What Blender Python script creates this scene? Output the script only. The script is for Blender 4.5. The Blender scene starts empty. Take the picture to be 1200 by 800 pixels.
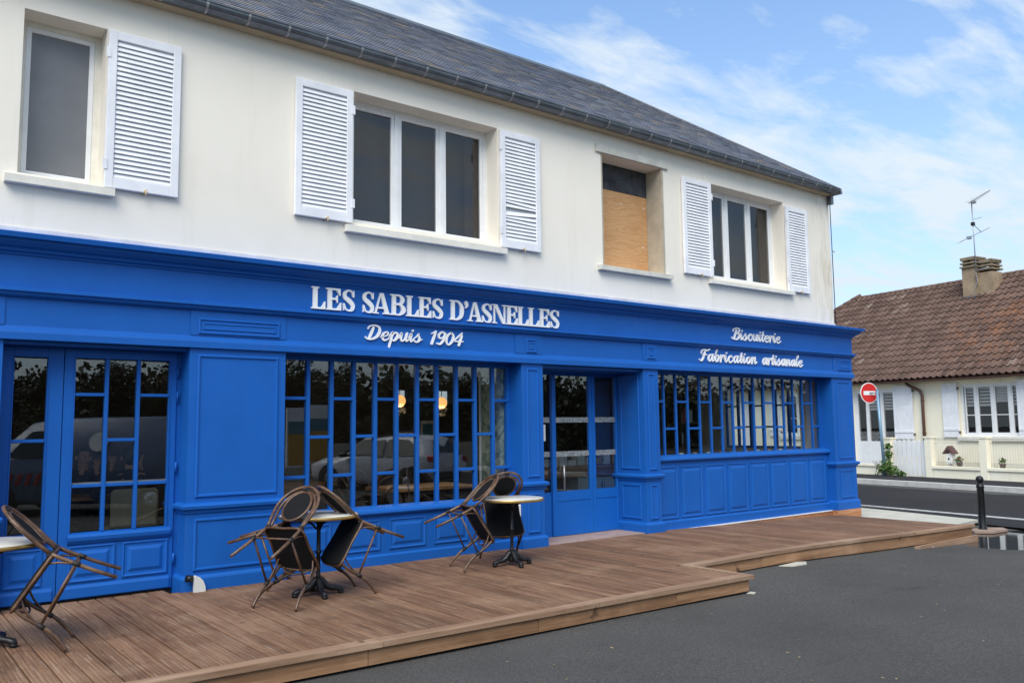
import bpy, math, random
from mathutils import Vector, Matrix
random.seed(7)
S = bpy.context.scene
COL = S.collection
R = math.radians
sin, cos, pi = math.sin, math.cos, math.pi

# ------------------------------------------------------------------ camera
cam = bpy.data.cameras.new('camera')
cam.sensor_width = 36; cam.lens = 29.727; cam.clip_start = 0.05; cam.clip_end = 2000
camo = bpy.data.objects.new('camera', cam); COL.objects.link(camo)
yaw, pit, rol = 0.66585, 0.10001, -0.0121
fw = Vector((sin(yaw)*cos(pit), cos(yaw)*cos(pit), sin(pit)))
r0 = Vector((cos(yaw), -sin(yaw), 0)); u0 = r0.cross(fw)
rv = r0*cos(rol)+u0*sin(rol); uv = -r0*sin(rol)+u0*cos(rol)
mw = Matrix(((rv.x, uv.x, -fw.x, 0), (rv.y, uv.y, -fw.y, -8.17), (rv.z, uv.z, -fw.z, 1.65), (0, 0, 0, 1)))
camo.matrix_world = mw
S.camera = camo

# ------------------------------------------------------------------ world, sun, exposure
SUN_EL, SUN_AZ = R(48), R(228)          # azimuth clockwise from +Y
w = bpy.data.worlds.new('World'); S.world = w; w.use_nodes = True
nt = w.node_tree; N = nt.nodes; L = nt.links; N.clear()
out = N.new('ShaderNodeOutputWorld'); bg = N.new('ShaderNodeBackground')
sky = N.new('ShaderNodeTexSky'); sky.sky_type = 'NISHITA'; sky.sun_disc = False
sky.sun_elevation = SUN_EL; sky.sun_rotation = SUN_AZ; sky.air_density = 1.0; sky.dust_density = 1.2; sky.ozone_density = 2.0
tc = N.new('ShaderNodeTexCoord')
sep = N.new('ShaderNodeSeparateXYZ'); L.new(tc.outputs['Generated'], sep.inputs[0])
def wmath(op, a, b=None, clamp=False):
    m = N.new('ShaderNodeMath'); m.operation = op; m.use_clamp = clamp
    for i, v in enumerate((a, b)):
        if v is None: continue
        if isinstance(v, (int, float)): m.inputs[i].default_value = v
        else: L.new(v, m.inputs[i])
    return m.outputs[0]
zz = wmath('MAXIMUM', wmath('ADD', sep.outputs['Z'], 0.10), 0.03)
cx = wmath('DIVIDE', sep.outputs['X'], zz); cy = wmath('DIVIDE', sep.outputs['Y'], zz)
comb = N.new('ShaderNodeCombineXYZ'); L.new(cx, comb.inputs[0]); L.new(cy, comb.inputs[1])
mp = N.new('ShaderNodeMapping'); L.new(comb.outputs[0], mp.inputs[0])
mp.inputs['Rotation'].default_value = (0, 0, R(35)); mp.inputs['Scale'].default_value = (1.0, 2.3, 1); mp.inputs['Location'].default_value = (3.1, 1.7, 0)
n1 = N.new('ShaderNodeTexNoise'); n1.inputs['Scale'].default_value = 0.85; n1.inputs['Detail'].default_value = 9; n1.inputs['Roughness'].default_value = 0.58; n1.inputs['Distortion'].default_value = 0.5
L.new(mp.outputs[0], n1.inputs['Vector'])
n2 = N.new('ShaderNodeTexNoise'); n2.inputs['Scale'].default_value = 2.6; n2.inputs['Detail'].default_value = 8; n2.inputs['Roughness'].default_value = 0.62; n2.inputs['Distortion'].default_value = 0.35
L.new(mp.outputs[0], n2.inputs['Vector'])
dens = wmath('ADD', wmath('MULTIPLY', n1.outputs['Fac'], 0.60), wmath('MULTIPLY', n2.outputs['Fac'], 0.40))
cr = N.new('ShaderNodeValToRGB'); L.new(dens, cr.inputs[0])
cr.color_ramp.elements[0].position = 0.445; cr.color_ramp.elements[0].color = (0, 0, 0, 1)
cr.color_ramp.elements[1].position = 0.575; cr.color_ramp.elements[1].color = (0.95, 0.95, 0.95, 1)
mix = N.new('ShaderNodeMix'); mix.data_type = 'RGBA'
L.new(cr.outputs[0], mix.inputs['Factor'])
hs = N.new('ShaderNodeMix'); hs.data_type = 'RGBA'; hs.blend_type = 'MULTIPLY'; hs.inputs['Factor'].default_value = 1
L.new(sky.outputs[0], hs.inputs['A']); hs.inputs['B'].default_value = (1.32, 1.70, 1.95, 1)
L.new(hs.outputs['Result'], mix.inputs['A'])
mix.inputs['B'].default_value = (6.3, 7.0, 7.5, 1)
hz = wmath('MULTIPLY', wmath('POWER', wmath('SUBTRACT', 1.0, wmath('ABSOLUTE', sep.outputs['Z'])), 2.9), .85)
hm = N.new('ShaderNodeMix'); hm.data_type = 'RGBA'; L.new(hz, hm.inputs['Factor']); L.new(mix.outputs['Result'], hm.inputs['A']); hm.inputs['B'].default_value = (5.3, 6.1, 6.9, 1)
L.new(hm.outputs['Result'], bg.inputs['Color']); bg.inputs['Strength'].default_value = 0.10
L.new(bg.outputs[0], out.inputs[0])
sl = bpy.data.lights.new('sun', 'SUN'); sl.energy = 2.5; sl.angle = R(42); sl.color = (1.0, 0.945, 0.86)
so = bpy.data.objects.new('sun', sl); COL.objects.link(so)
sd = Vector((sin(SUN_AZ)*cos(SUN_EL), cos(SUN_AZ)*cos(SUN_EL), sin(SUN_EL)))
so.rotation_euler = sd.to_track_quat('Z', 'Y').to_euler()
vs = S.view_settings; S.display_settings.display_device = 'sRGB'
vs.view_transform = 'Standard'; vs.look = 'None'; vs.gamma = 1; vs.use_curve_mapping = False; vs.exposure = 0.42
S.cycles.transparent_max_bounces = 24; S.cycles.max_bounces = 8; S.cycles.caustics_reflective = False; S.cycles.caustics_refractive = False

# ------------------------------------------------------------------ materials
def srgb(r, g, b):
    f = lambda c: (c/255/12.92) if c/255 <= .04045 else ((c/255+.055)/1.055)**2.4
    return (f(r), f(g), f(b), 1)
class MT:
    """small node-graph helper"""
    def __init__(s, name):
        s.m = bpy.data.materials.new(name); s.m.use_nodes = True
        s.t = s.m.node_tree; s.b = s.t.nodes['Principled BSDF']; s.o = s.t.nodes['Material Output']
        s._tc = None
    def n(s, ty, **kw):
        x = s.t.nodes.new(ty)
        for k, v in kw.items():
            if k in x.inputs: x.inputs[k].default_value = v
            else: setattr(x, k, v)
        return x
    def l(s, a, b): s.t.links.new(a, b)
    def coords(s, kind='Object', scale=(1, 1, 1), rot=(0, 0, 0), loc=(0, 0, 0)):
        t = s.n('ShaderNodeTexCoord'); m = s.n('ShaderNodeMapping')
        if kind == 'World':
            g = s.n('ShaderNodeNewGeometry'); s.l(g.outputs['Position'], m.inputs[0])
        else: s.l(t.outputs[kind], m.inputs[0])
        m.inputs['Scale'].default_value = scale; m.inputs['Rotation'].default_value = rot; m.inputs['Location'].default_value = loc
        return m.outputs[0]
    def noise(s, vec, scale, detail=5, rough=.55, dist=0):
        x = s.n('ShaderNodeTexNoise'); x.inputs['Scale'].default_value = scale; x.inputs['Detail'].default_value = detail
        x.inputs['Roughness'].default_value = rough; x.inputs['Distortion'].default_value = dist
        s.l(vec, x.inputs['Vector']); return x.outputs['Fac']
    def ramp(s, fac, stops, interp='LINEAR'):
        x = s.n('ShaderNodeValToRGB'); s.l(fac, x.inputs[0]); e = x.color_ramp.elements; x.color_ramp.interpolation = interp
        while len(e) < len(stops): e.new(.5)
        for q, (p, c) in zip(e, stops): q.position = p; q.color = c if len(c) == 4 else (*c, 1)
        return x.outputs[0]
    def math(s, op, a, b=None, clamp=False):
        x = s.n('ShaderNodeMath'); x.operation = op; x.use_clamp = clamp
        for i, v in enumerate((a, b)):
            if v is None: continue
            if isinstance(v, (int, float)): x.inputs[i].default_value = v
            else: s.l(v, x.inputs[i])
        return x.outputs[0]
    def mix(s, fac, a, b, blend='MIX'):
        x = s.n('ShaderNodeMix'); x.data_type = 'RGBA'; x.blend_type = blend
        for k, v in (('Factor', fac), ('A', a), ('B', b)):
            if isinstance(v, (int, float)): x.inputs[k].default_value = v
            elif isinstance(v, tuple): x.inputs[k].default_value = v if len(v) == 4 else (*v, 1)
            else: s.l(v, x.inputs[k])
        return x.outputs['Result']
    def set(s, color=None, rough=None, metal=None, spec=None, bump=None, bstr=.2, bdist=.01):
        for k, v in (('Base Color', color), ('Roughness', rough), ('Metallic', metal), ('Specular IOR Level', spec)):
            if v is None: continue
            if isinstance(v, (int, float)): s.b.inputs[k].default_value = v
            elif isinstance(v, tuple): s.b.inputs[k].default_value = v if len(v) == 4 else (*v, 1)
            else: s.l(v, s.b.inputs[k])
        if bump is not None:
            x = s.n('ShaderNodeBump'); x.inputs['Strength'].default_value = bstr; x.inputs['Distance'].default_value = bdist
            s.l(bump, x.inputs['Height']); s.l(x.outputs[0], s.b.inputs['Normal'])
        return s.m
def simple(name, col, rough=.5, metal=0, var=.12, scale=6, bump=0, bscale=60, spec=.5):
    t = MT(name); v = t.coords('World')
    f = t.noise(v, scale, 6, .6)
    d = tuple(c*(1-var) for c in col[:3]); u = tuple(min(1, c*(1+var)) for c in col[:3])
    c = t.ramp(f, [(.3, d), (.7, u)])
    rr = t.ramp(t.noise(v, scale*2.3, 4), [(.3, (rough*.85,)*3), (.7, (min(1, rough*1.15),)*3)])
    t.set(c, rr, metal, spec, t.noise(v, bscale, 3) if bump else None, bump, .004)
    return t.m
M = {}
def blue(name, col):
    t = MT(name); v = t.coords('World')
    f = t.noise(v, 1.3, 6, .6); g = t.noise(v, 14, 5, .6)
    c = t.mix(t.ramp(f, [(.35, (0, 0, 0)), (.7, (1, 1, 1))]), tuple(x*.93 for x in col[:3]), tuple(x*1.07 for x in col[:3]))
    # dust and scuffs low down, faint run marks
    vz = t.coords('World', (9, 9, .6)); st = t.ramp(t.noise(vz, 1.0, 5, .7), [(.56, (0, 0, 0)), (.78, (1, 1, 1))])
    c = t.mix(t.math('MULTIPLY', st, .07), c, (.16, .22, .33))
    rr = t.ramp(g, [(.3, (.42,)*3), (.75, (.62,)*3)])
    vb = t.coords('World', (3, 3, 40))
    t.set(c, rr, 0, .25, t.noise(vb, 2.2, 4), .06, .004); return t.m
M['blue'] = blue('blue paint', (.008, .107, .43))
M['blue2'] = blue('bright blue lacquer', (.008, .125, .50))
def render_white():
    t = MT('white render'); v = t.coords('World')
    a = t.noise(v, .55, 6, .6); b = t.noise(v, 3.2, 6, .65)
    c = t.ramp(a, [(.3, srgb(231, 224, 210)), (.55, srgb(239, 232, 219)), (.8, srgb(242, 236, 224))])
    vz = t.coords('World', (4.5, 4.5, .35))
    st = t.ramp(t.noise(vz, 1.0, 7, .7), [(.55, (0, 0, 0)), (.85, (1, 1, 1))])
    c = t.mix(t.math('MULTIPLY', st, .35), c, srgb(196, 187, 165))
    sp = t.ramp(b, [(.66, (0, 0, 0)), (.8, (1, 1, 1))])
    c = t.mix(t.math('MULTIPLY', sp, .18), c, srgb(205, 190, 160))
    # damp brown staining that gathers at the right-hand corner of the wall
    sx = t.n('ShaderNodeSeparateXYZ'); t.l(v, sx.inputs[0])
    mk = t.math('MULTIPLY', t.ramp(t.math('SUBTRACT', sx.outputs['X'], 12.9), [(.25, (0, 0, 0)), (1, (1, 1, 1))]), t.ramp(t.noise(t.coords('World', (7, 7, 1.3)), 1.0, 6, .7), [(.45, (0, 0, 0)), (.68, (.8, .8, .8))]))
    c = t.mix(mk, c, srgb(186, 170, 144))
    t.set(c, .85, 0, .2, t.noise(v, 55, 4, .7), .25, .004); return t.m
M['render'] = render_white()
def cream_render():
    t = MT('cream render'); v = t.coords('World')
    c = t.ramp(t.noise(v, .8, 6), [(.3, srgb(238, 230, 206)), (.7, srgb(246, 240, 220))])
    vz = t.coords('World', (3, 3, .4)); st = t.ramp(t.noise(vz, 1.2, 6, .7), [(.55, (0, 0, 0)), (.85, (1, 1, 1))])
    c = t.mix(t.math('MULTIPLY', st, .4), c, srgb(196, 176, 138))
    t.set(c, .85, 0, .2, t.noise(v, 50, 4), .25, .004); return t.m
M['cream'] = cream_render()
def shutter_paint():
    t = MT('weathered white paint'); v = t.coords('World')
    c = t.ramp(t.noise(v, 4, 5), [(.3, srgb(222, 223, 227)), (.7, srgb(240, 240, 243))])
    vz = t.coords('World', (30, 30, 5)); ch = t.ramp(t.noise(vz, 1.0, 8, .75), [(.62, (0, 0, 0)), (.66, (1, 1, 1))])
    ch2 = t.ramp(t.noise(v, 1.7, 3), [(.5, (0, 0, 0)), (.7, (1, 1, 1))])
    c = t.mix(t.math('MULTIPLY', ch, t.math('MULTIPLY', ch2, .8)), c, srgb(140, 132, 122))
    t.set(c, .55, 0, .3, ch, -.15, .002); return t.m
M['shutter'] = shutter_paint()
M['white'] = simple('white gloss paint', (.80, .80, .80), .4, var=.05)
M['letter'] = simple('white letter', (.90, .90, .90), .45, var=.02)
M['stone'] = simple('pale stone', srgb(206, 203, 192), .85, var=.14, scale=5, bump=.25)
M['sillw'] = simple('painted sill', srgb(226, 222, 210), .8, var=.10, scale=5, bump=.2)
M['cement'] = simple('bare cement', srgb(176, 166, 148), .9, var=.2, scale=4, bump=.4)
M['zinc'] = simple('zinc', (.16, .175, .19), .42, .75, var=.25, scale=5)
M['zincpale'] = simple('zinc joint', (.34, .34, .34), .5, .5, var=.15)
M['soffit'] = simple('ochre cove', srgb(190, 172, 140), .85, var=.1, scale=3)
M['dark'] = simple('dark interior', (.012, .011, .010), .9, var=.3)  # near-black colour stands in for the shade of unlit rooms
M['black'] = simple('black metal', (.012, .012, .013), .38, .3, var=.3, scale=30)
M['iron'] = simple('cast iron', (.022, .022, .024), .42, .5, var=.4, scale=25, bump=.4)
M['fabric'] = simple('black mesh fabric', (.009, .009, .010), .85, var=.3, scale=90, bump=.5, bscale=240, spec=.2)
M['wrap'] = simple('black binding', (.015, .013, .012), .6, var=.2)
M['brass'] = simple('brass rim', (.55, .36, .12), .35, .85, var=.15, scale=14)
def marble():
    t = MT('pale table top'); v = t.coords('World')
    c = t.ramp(t.noise(v, 9, 8, .7, 1.2), [(.3, srgb(202, 198, 190)), (.55, srgb(222, 219, 211)), (.8, srgb(228, 226, 220))])
    t.set(c, .3, 0, .5); return t.m
M['marble'] = marble()
def bamboo():
    t = MT('bamboo look tube'); v = t.coords('Object')
    a = t.noise(v, 7, 5, .7); b = t.noise(v, 34, 5, .7)
    c = t.ramp(a, [(.3, srgb(52, 36, 26)), (.5, srgb(92, 67, 49)), (.7, srgb(128, 100, 76))])
    c = t.mix(t.ramp(b, [(.55, (0, 0, 0)), (.75, (.55, .55, .55))]), c, srgb(40, 27, 20))
    t.set(c, .34, 0, .5, b, .15, .002); return t.m
M['bamboo'] = bamboo()
def wood(name, cols, axis='Y', ribs=True, rough=.78, objvar=.32):
    t = MT(name)
    sc = {'Y': (14, .55, 14), 'X': (.55, 14, 14), 'Z': (14, 14, .55)}[axis]
    oi = t.n('ShaderNodeObjectInfo')
    v0 = t.coords('World', sc)
    add = t.n('ShaderNodeVectorMath', operation='ADD'); t.l(v0, add.inputs[0])
    sc3 = t.n('ShaderNodeVectorMath', operation='SCALE'); sc3.inputs[0].default_value = (37, 91, 53); t.l(oi.outputs['Random'], sc3.inputs['Scale'])
    t.l(sc3.outputs[0], add.inputs[1]); v = add.outputs[0]
    a = t.noise(v, 1.0, 8, .68, .6); b = t.noise(v, 4.5, 5, .7)
    c = t.ramp(a, [(.25, cols[0]), (.48, cols[1]), (.62, cols[2]), (.8, cols[3])])
    c = t.mix(t.ramp(b, [(.42, (0, 0, 0)), (.75, (.6, .6, .6))]), c, cols[0])
    hv = t.n('ShaderNodeHueSaturation'); t.l(c, hv.inputs['Color'])
    t.l(t.math('ADD', t.math('MULTIPLY', oi.outputs['Random'], objvar), 1-objvar/2), hv.inputs['Value']); c = hv.outputs[0]
    # worn pale blotches and knots
    pv = t.coords('World', (1.0, 1.0, 1.0)); pt = t.ramp(t.noise(pv, 1.1, 5, .65), [(.5, (0, 0, 0)), (.72, (.55, .55, .55))])
    c = t.mix(pt, c, cols[3])
    kn = t.ramp(t.noise(t.coords('World', (5, 5, 5)), 1.0, 2), [(.70, (0, 0, 0)), (.76, (.75, .75, .75))])
    c = t.mix(kn, c, tuple(x*.45 for x in cols[0][:3]))
    h = a
    if ribs:
        wv = t.n('ShaderNodeTexWave', wave_type='BANDS', bands_direction={'Y': 'X', 'X': 'Y', 'Z': 'X'}[axis]); wv.inputs['Scale'].default_value = 11.3
        wv.inputs['Distortion'].default_value = .25; wv.inputs['Detail'].default_value = 1
        t.l(t.coords('World'), wv.inputs['Vector'])
        h = t.math('ADD', t.math('MULTIPLY', wv.outputs['Fac'], .9), t.math('MULTIPLY', a, .6))
        c = t.mix(t.ramp(wv.outputs['Fac'], [(.0, (.22, .22, .22)), (.30, (0, 0, 0))]), c, tuple(x*.5 for x in cols[0][:3]))
        sv_ = {'Y': (60, 2.2, 1), 'X': (2.2, 60, 1), 'Z': (60, 60, 2)}[axis]
        c = t.mix(t.ramp(t.noise(t.coords('World', sv_), 1.0, 6, .75), [(.54, (0, 0, 0)), (.72, (.75, .75, .75))]), c, srgb(176, 154, 132))
        c = t.mix(t.ramp(t.noise(t.coords('World', tuple(q*.8 for q in sv_), (0, 0, 0), (5, 3, 0)), 1.0, 6, .75), [(.56, (0, 0, 0)), (.74, (.7, .7, .7))]), c, srgb(70, 50, 38))
    t.set(c, rough, 0, .3, h, .35, .006); return t.m
DK = [srgb(82, 57, 42), srgb(120, 89, 67), srgb(140, 106, 81), srgb(167, 136, 110)]
M['deck'] = wood('weathered deck board', DK)
M['nosing'] = wood('pale nosing board', [srgb(116, 88, 68), srgb(150, 119, 95), srgb(168, 138, 113), srgb(188, 162, 138)], 'X', False)
M['fascia'] = wood('brown fascia board', [srgb(104, 74, 52), srgb(146, 110, 80), srgb(166, 128, 96), srgb(186, 150, 118)], 'X', False)
M['orangeboard'] = wood('orange kerb board', [srgb(140, 90, 58), srgb(176, 122, 84), srgb(192, 138, 100), srgb(205, 158, 122)], 'X', False)
M['oak'] = wood('oak furniture', [srgb(112, 74, 40), srgb(156, 112, 66), srgb(178, 132, 84), srgb(196, 154, 106)], 'X', False, .5)
M['bentwood'] = wood('dark bentwood', [srgb(40, 28, 20), srgb(60, 42, 30), srgb(72, 52, 38), srgb(84, 62, 46)], 'Z', False, .45)
def ply():
    t = MT('plywood'); v = t.coords('World', (.7, .7, 1.5))
    wv = t.n('ShaderNodeTexWave', wave_type='BANDS', bands_direction='Z'); wv.inputs['Scale'].default_value = 2.3; wv.inputs['Distortion'].default_value = 14; wv.inputs['Detail'].default_value = 4; wv.inputs['Detail Scale'].default_value = 1.1
    t.l(v, wv.inputs['Vector'])
    c = t.ramp(wv.outputs['Fac'], [(0, srgb(192, 146, 100)), (.3, srgb(202, 156, 109)), (.7, srgb(207, 162, 116)), (1, srgb(196, 150, 104))])
    c = t.mix(t.ramp(t.noise(v, 3, 5), [(.5, (0, 0, 0)), (.8, (.6, .6, .6))]), c, srgb(178, 128, 82))
    t.set(c, .7, 0, .3); return t.m
M['ply'] = ply()
M['felt'] = simple('dark roofing felt', (.045, .048, .055), .8, var=.6, scale=8, bump=.3)
def slate():
    t = MT('slate'); at = t.n('ShaderNodeAttribute', attribute_name='tint'); v = t.coords('World')
    c = t.ramp(at.outputs['Fac'], [(0, srgb(88, 92, 103)), (.5, srgb(108, 113, 126)), (.85, srgb(122, 127, 140)), (1, srgb(142, 130, 118))])
    c = t.mix(t.ramp(t.noise(v, 1.2, 6, .65), [(.4, (0, 0, 0)), (.75, (.5, .5, .5))]), c, srgb(138, 134, 132))
    t.set(c, .5, 0, .5, t.noise(v, 60, 3), .2, .003); return t.m
M['slate'] = slate()
CH = Vector((26.6, 4.4, 5.6))
def tile():
    t = MT('clay tile'); at = t.n('ShaderNodeAttribute', attribute_name='tint'); v = t.coords('World')
    c = t.ramp(at.outputs['Fac'], [(0, srgb(86, 68, 60)), (.45, srgb(100, 79, 70)), (.93, srgb(112, 90, 80)), (.96, srgb(114, 92, 82)), (1, srgb(132, 118, 108))])
    c = t.mix(t.ramp(t.noise(v, 9, 5, .7), [(.5, (0, 0, 0)), (.72, (.6, .6, .6))]), c, srgb(60, 50, 46))
    # orange lichen spreading down the slope beside the chimney
    mp = t.coords('World', (1, 1, 1), (0, 0, 0), (-26.9, -2.9, -5.4))
    ln = t.n('ShaderNodeVectorMath', operation='LENGTH'); t.l(mp, ln.inputs[0])
    near = t.ramp(t.math('DIVIDE', ln.outputs['Value'], 2.6), [(.2, (1, 1, 1)), (1, (0, 0, 0))])
    li = t.ramp(t.noise(v, 2.6, 7, .7), [(.47, (0, 0, 0)), (.64, (.62, .62, .62))])
    c = t.mix(t.math('MULTIPLY', li, near), c, srgb(160, 102, 56))
    l2 = t.ramp(t.noise(v, 3.3, 6, .72), [(.62, (0, 0, 0)), (.72, (.5, .5, .5))])
    c = t.mix(l2, c, srgb(128, 104, 86))
    t.set(c, .82, 0, .25, t.noise(v, 30, 4), .3, .006); return t.m
M['tile'] = tile()
def asphalt(name, lo, hi, patch=True):
    t = MT(name); v = t.coords('World'); md = tuple((a+b)/2 for a, b in zip(lo, hi))
    f = t.noise(v, 60, 5, .85); g = t.noise(v, .45, 6, .6); k = t.noise(v, 22, 4, .75)
    c = t.ramp(f, [(.33, tuple(x*.8 for x in lo)), (.5, md), (.68, tuple(x*1.15 for x in hi))])
    c = t.mix(t.ramp(k, [(.40, (0, 0, 0)), (.68, (.75, .75, .75))]), c, t.ramp(f, [(.35, lo), (.65, md)]))
    c = t.mix(t.ramp(g, [(.40, (0, 0, 0)), (.72, (.45, .45, .45))]), c, tuple(x*.75 for x in lo))
    if patch:      # oil and damp marks, tyre polish
        o = t.ramp(t.noise(t.coords('World', (.8, 2.4, 1), (0, 0, R(-14))), 1.0, 6, .65), [(.62, (0, 0, 0)), (.76, (.55, .55, .55))])
        c = t.mix(o, c, tuple(x*.5 for x in lo))
    for sc_, th, q in ((38, .10, 2.6), (17, .045, 3.6)):
        sp = t.n('ShaderNodeTexVoronoi'); sp.inputs['Scale'].default_value = sc_; t.l(v, sp.inputs['Vector'])
        c = t.mix(t.ramp(sp.outputs['Distance'], [(th*.6, (.7, .7, .7)), (th, (0, 0, 0))]), c, tuple(min(.6, x*q) for x in hi))
    h = t.math('ADD', f, t.math('MULTIPLY', k, .6))
    t.set(c, .95, 0, .08, h, .9, .012); return t.m
M['asphalt'] = asphalt('parking asphalt', (.064, .061, .058), (.160, .155, .148))
M['road'] = asphalt('road asphalt', (.030, .029, .032), (.062, .060, .064), False)
M['concrete'] = simple('pale concrete', srgb(188, 184, 170), .88, var=.12, scale=3, bump=.3)
M['kerb'] = simple('kerb stone', srgb(186, 184, 180), .85, var=.15, scale=4, bump=.3)
M['line'] = simple('road line paint', (.55, .55, .54), .7, var=.25, scale=9)
M['thresh'] = simple('pinkish doorstep', srgb(160, 138, 130), .85, var=.15, scale=5, bump=.3)
def glass(name, tint=(.93, .95, .95), f0=.09):
    t = MT(name); t.t.nodes.remove(t.b)
    tr = t.n('ShaderNodeBsdfTransparent'); tr.inputs[0].default_value = (*tint, 1)
    gl = t.n('ShaderNodeBsdfGlossy'); gl.inputs['Roughness'].default_value = .0
    lw = t.n('ShaderNodeLayerWeight'); lw.inputs['Blend'].default_value = .5
    fr = t.math('ADD', t.math('MULTIPLY', t.math('POWER', lw.outputs['Facing'], 5.0), .92), f0)   # Schlick
    mx = t.n('ShaderNodeMixShader'); t.l(fr, mx.inputs[0]); t.l(tr.outputs[0], mx.inputs[1]); t.l(gl.outputs[0], mx.inputs[2])
    nz = t.n('ShaderNodeBump'); nz.inputs['Strength'].default_value = .012; nz.inputs['Distance'].default_value = .02
    t.l(t.noise(t.coords('World'), 2.2, 1), nz.inputs['Height']); t.l(nz.outputs[0], gl.inputs['Normal'])
    t.l(mx.outputs[0], t.o.inputs[0]); return t.m
M['glass'] = glass('window glass')
M['glasshouse'] = glass('dusty window glass', (.80, .80, .80), .05)
M['frost'] = simple('frosted dark glass', (.165, .168, .178), .35, var=.1, scale=3, bump=.15, bscale=60)
M['roomshade'] = simple('room shade behind pane', (.056, .053, .057), .8, var=.4, scale=.9)  # shade of the room behind the panes, put into the colour
def emis(name, col, st):
    t = MT(name); t.b.inputs['Base Color'].default_value = (*col, 1); t.b.inputs['Emission Color'].default_value = (*col, 1); t.b.inputs['Emission Strength'].default_value = st; return t.m
M['lamp'] = emis('lit paper globe', (1.0, .50, .16), 1.0)
M['spot'] = emis('lit ceiling spot', (1.0, .9, .75), 2.5)
M['red'] = simple('sign red', (.62, .025, .022), .35, var=.05)
M['signback'] = simple('galvanised steel', (.35, .36, .37), .4, .7)
M['postblue'] = simple('pale blue grey post', srgb(120, 150, 172), .4, .3, var=.08)
M['brown'] = simple('brown downpipe', srgb(92, 62, 52), .45, var=.15)
M['foliage'] = None
def leafmat(name, cols, tr=.25):
    t = MT(name); at = t.n('ShaderNodeAttribute', attribute_name='tint')
    c = t.ramp(at.outputs['Fac'], [(0, cols[0]), (.5, cols[1]), (1, cols[2])])
    t.set(c, .6, 0, .3); t.b.inputs['Transmission Weight'].default_value = 0
    return t.m
M['bush'] = leafmat('bush leaf', [(.03, .07, .012), (.07, .14, .03), (.13, .22, .05)])
M['tree'] = leafmat('tree leaf', [(.030, .036, .018), (.055, .062, .032), (.095, .10, .055)])
M['bark'] = simple('bark', (.08, .06, .045), .9, var=.3, scale=9, bump=.6)
M['inwall'] = simple('dark interior wall', srgb(74, 66, 58), .9, var=.15, scale=1.5)
M['inceil'] = simple('dim ceiling', srgb(64, 60, 56), .9, var=.08)
M['infloor'] = simple('interior floor', srgb(84, 70, 58), .5, var=.2, scale=2)
M['greyside'] = simple('grey partition', srgb(132, 134, 132), .8, var=.08)
M['cabinet'] = simple('pale blue cabinet', srgb(196, 212, 216), .5, var=.05)
M['steel'] = simple('brushed steel', (.4, .4, .4), .35, .8)
def mural():
    t = MT('foliage wallpaper'); v = t.coords('World')
    c = t.ramp(t.noise(v, 7, 6, .7, .8), [(.35, srgb(62, 84, 74)), (.48, srgb(120, 138, 118)), (.6, srgb(176, 184, 160)), (.75, srgb(96, 120, 110))])
    t.set(c, .8); return t.m
M['mural'] = mural()
M['beige'] = simple('beige upholstery', srgb(176, 164, 138), .85, var=.08, scale=20, bump=.3)
M['skin'] = simple('skin', srgb(190, 142, 118), .55, var=.06)
M['navy'] = simple('navy jacket', (.012, .015, .03), .85, var=.15)
M['hair'] = simple('dark hair', (.012, .009, .007), .5, var=.3, scale=60)
M['trouser'] = simple('dark trousers', (.02, .02, .024), .9)
M['carsilver'] = simple('silver car paint', (.62, .62, .66), .28, .1, var=.03)
M['vanblue'] = simple('pale blue van paint', (.10, .14, .22), .3, .1, var=.05)
M['tyre'] = simple('tyre rubber', (.015, .015, .015), .8)
M['rim'] = simple('alloy rim', (.45, .45, .47), .3, .8)
M['carglass'] = simple('tinted car glass', (.03, .045, .05), .10, 0, spec=.25)
M['tail'] = simple('red tail light', (.35, .02, .02), .2)
M['amber'] = simple('amber poster', (.55, .30, .05), .7, var=.06)
M['teal'] = simple('teal poster', (.05, .20, .26), .7)
M['paper'] = simple('white paper', (.8, .8, .8), .8, var=.02)
M['plastic'] = simple('off white plastic', (.66, .67, .64), .45, var=.06)
def band():
    t = MT('patterned sticker band'); v = t.coords('World', (60, 60, 60))
    ck = t.n('ShaderNodeTexVoronoi'); ck.inputs['Scale'].default_value = 1; t.l(v, ck.inputs['Vector'])
    c = t.ramp(ck.outputs['Distance'], [(.25, (.52, .54, .54)), (.5, (.16, .18, .19))])
    t.set(c, .6); return t.m
M['band'] = band()
def lace():
    t = MT('lace net'); t.set((.75, .75, .75), .8)
    v = t.coords('World', (26, 26, 26)); ck = t.n('ShaderNodeTexVoronoi'); ck.inputs['Scale'].default_value = 1; t.l(v, ck.inputs['Vector'])
    t.l(t.ramp(ck.outputs['Distance'], [(.35, (.85, .85, .85)), (.5, (.25, .25, .25))]), t.b.inputs['Alpha']); return t.m
M['lace'] = lace()
def watermat():
    t = MT('puddle water'); t.set((.03, .03, .032), .03, 0, .9, t.noise(t.coords('World'), 9, 2), .02, .01); t.b.inputs['IOR'].default_value = 1.5
    return t.m
M['water'] = watermat()

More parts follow.
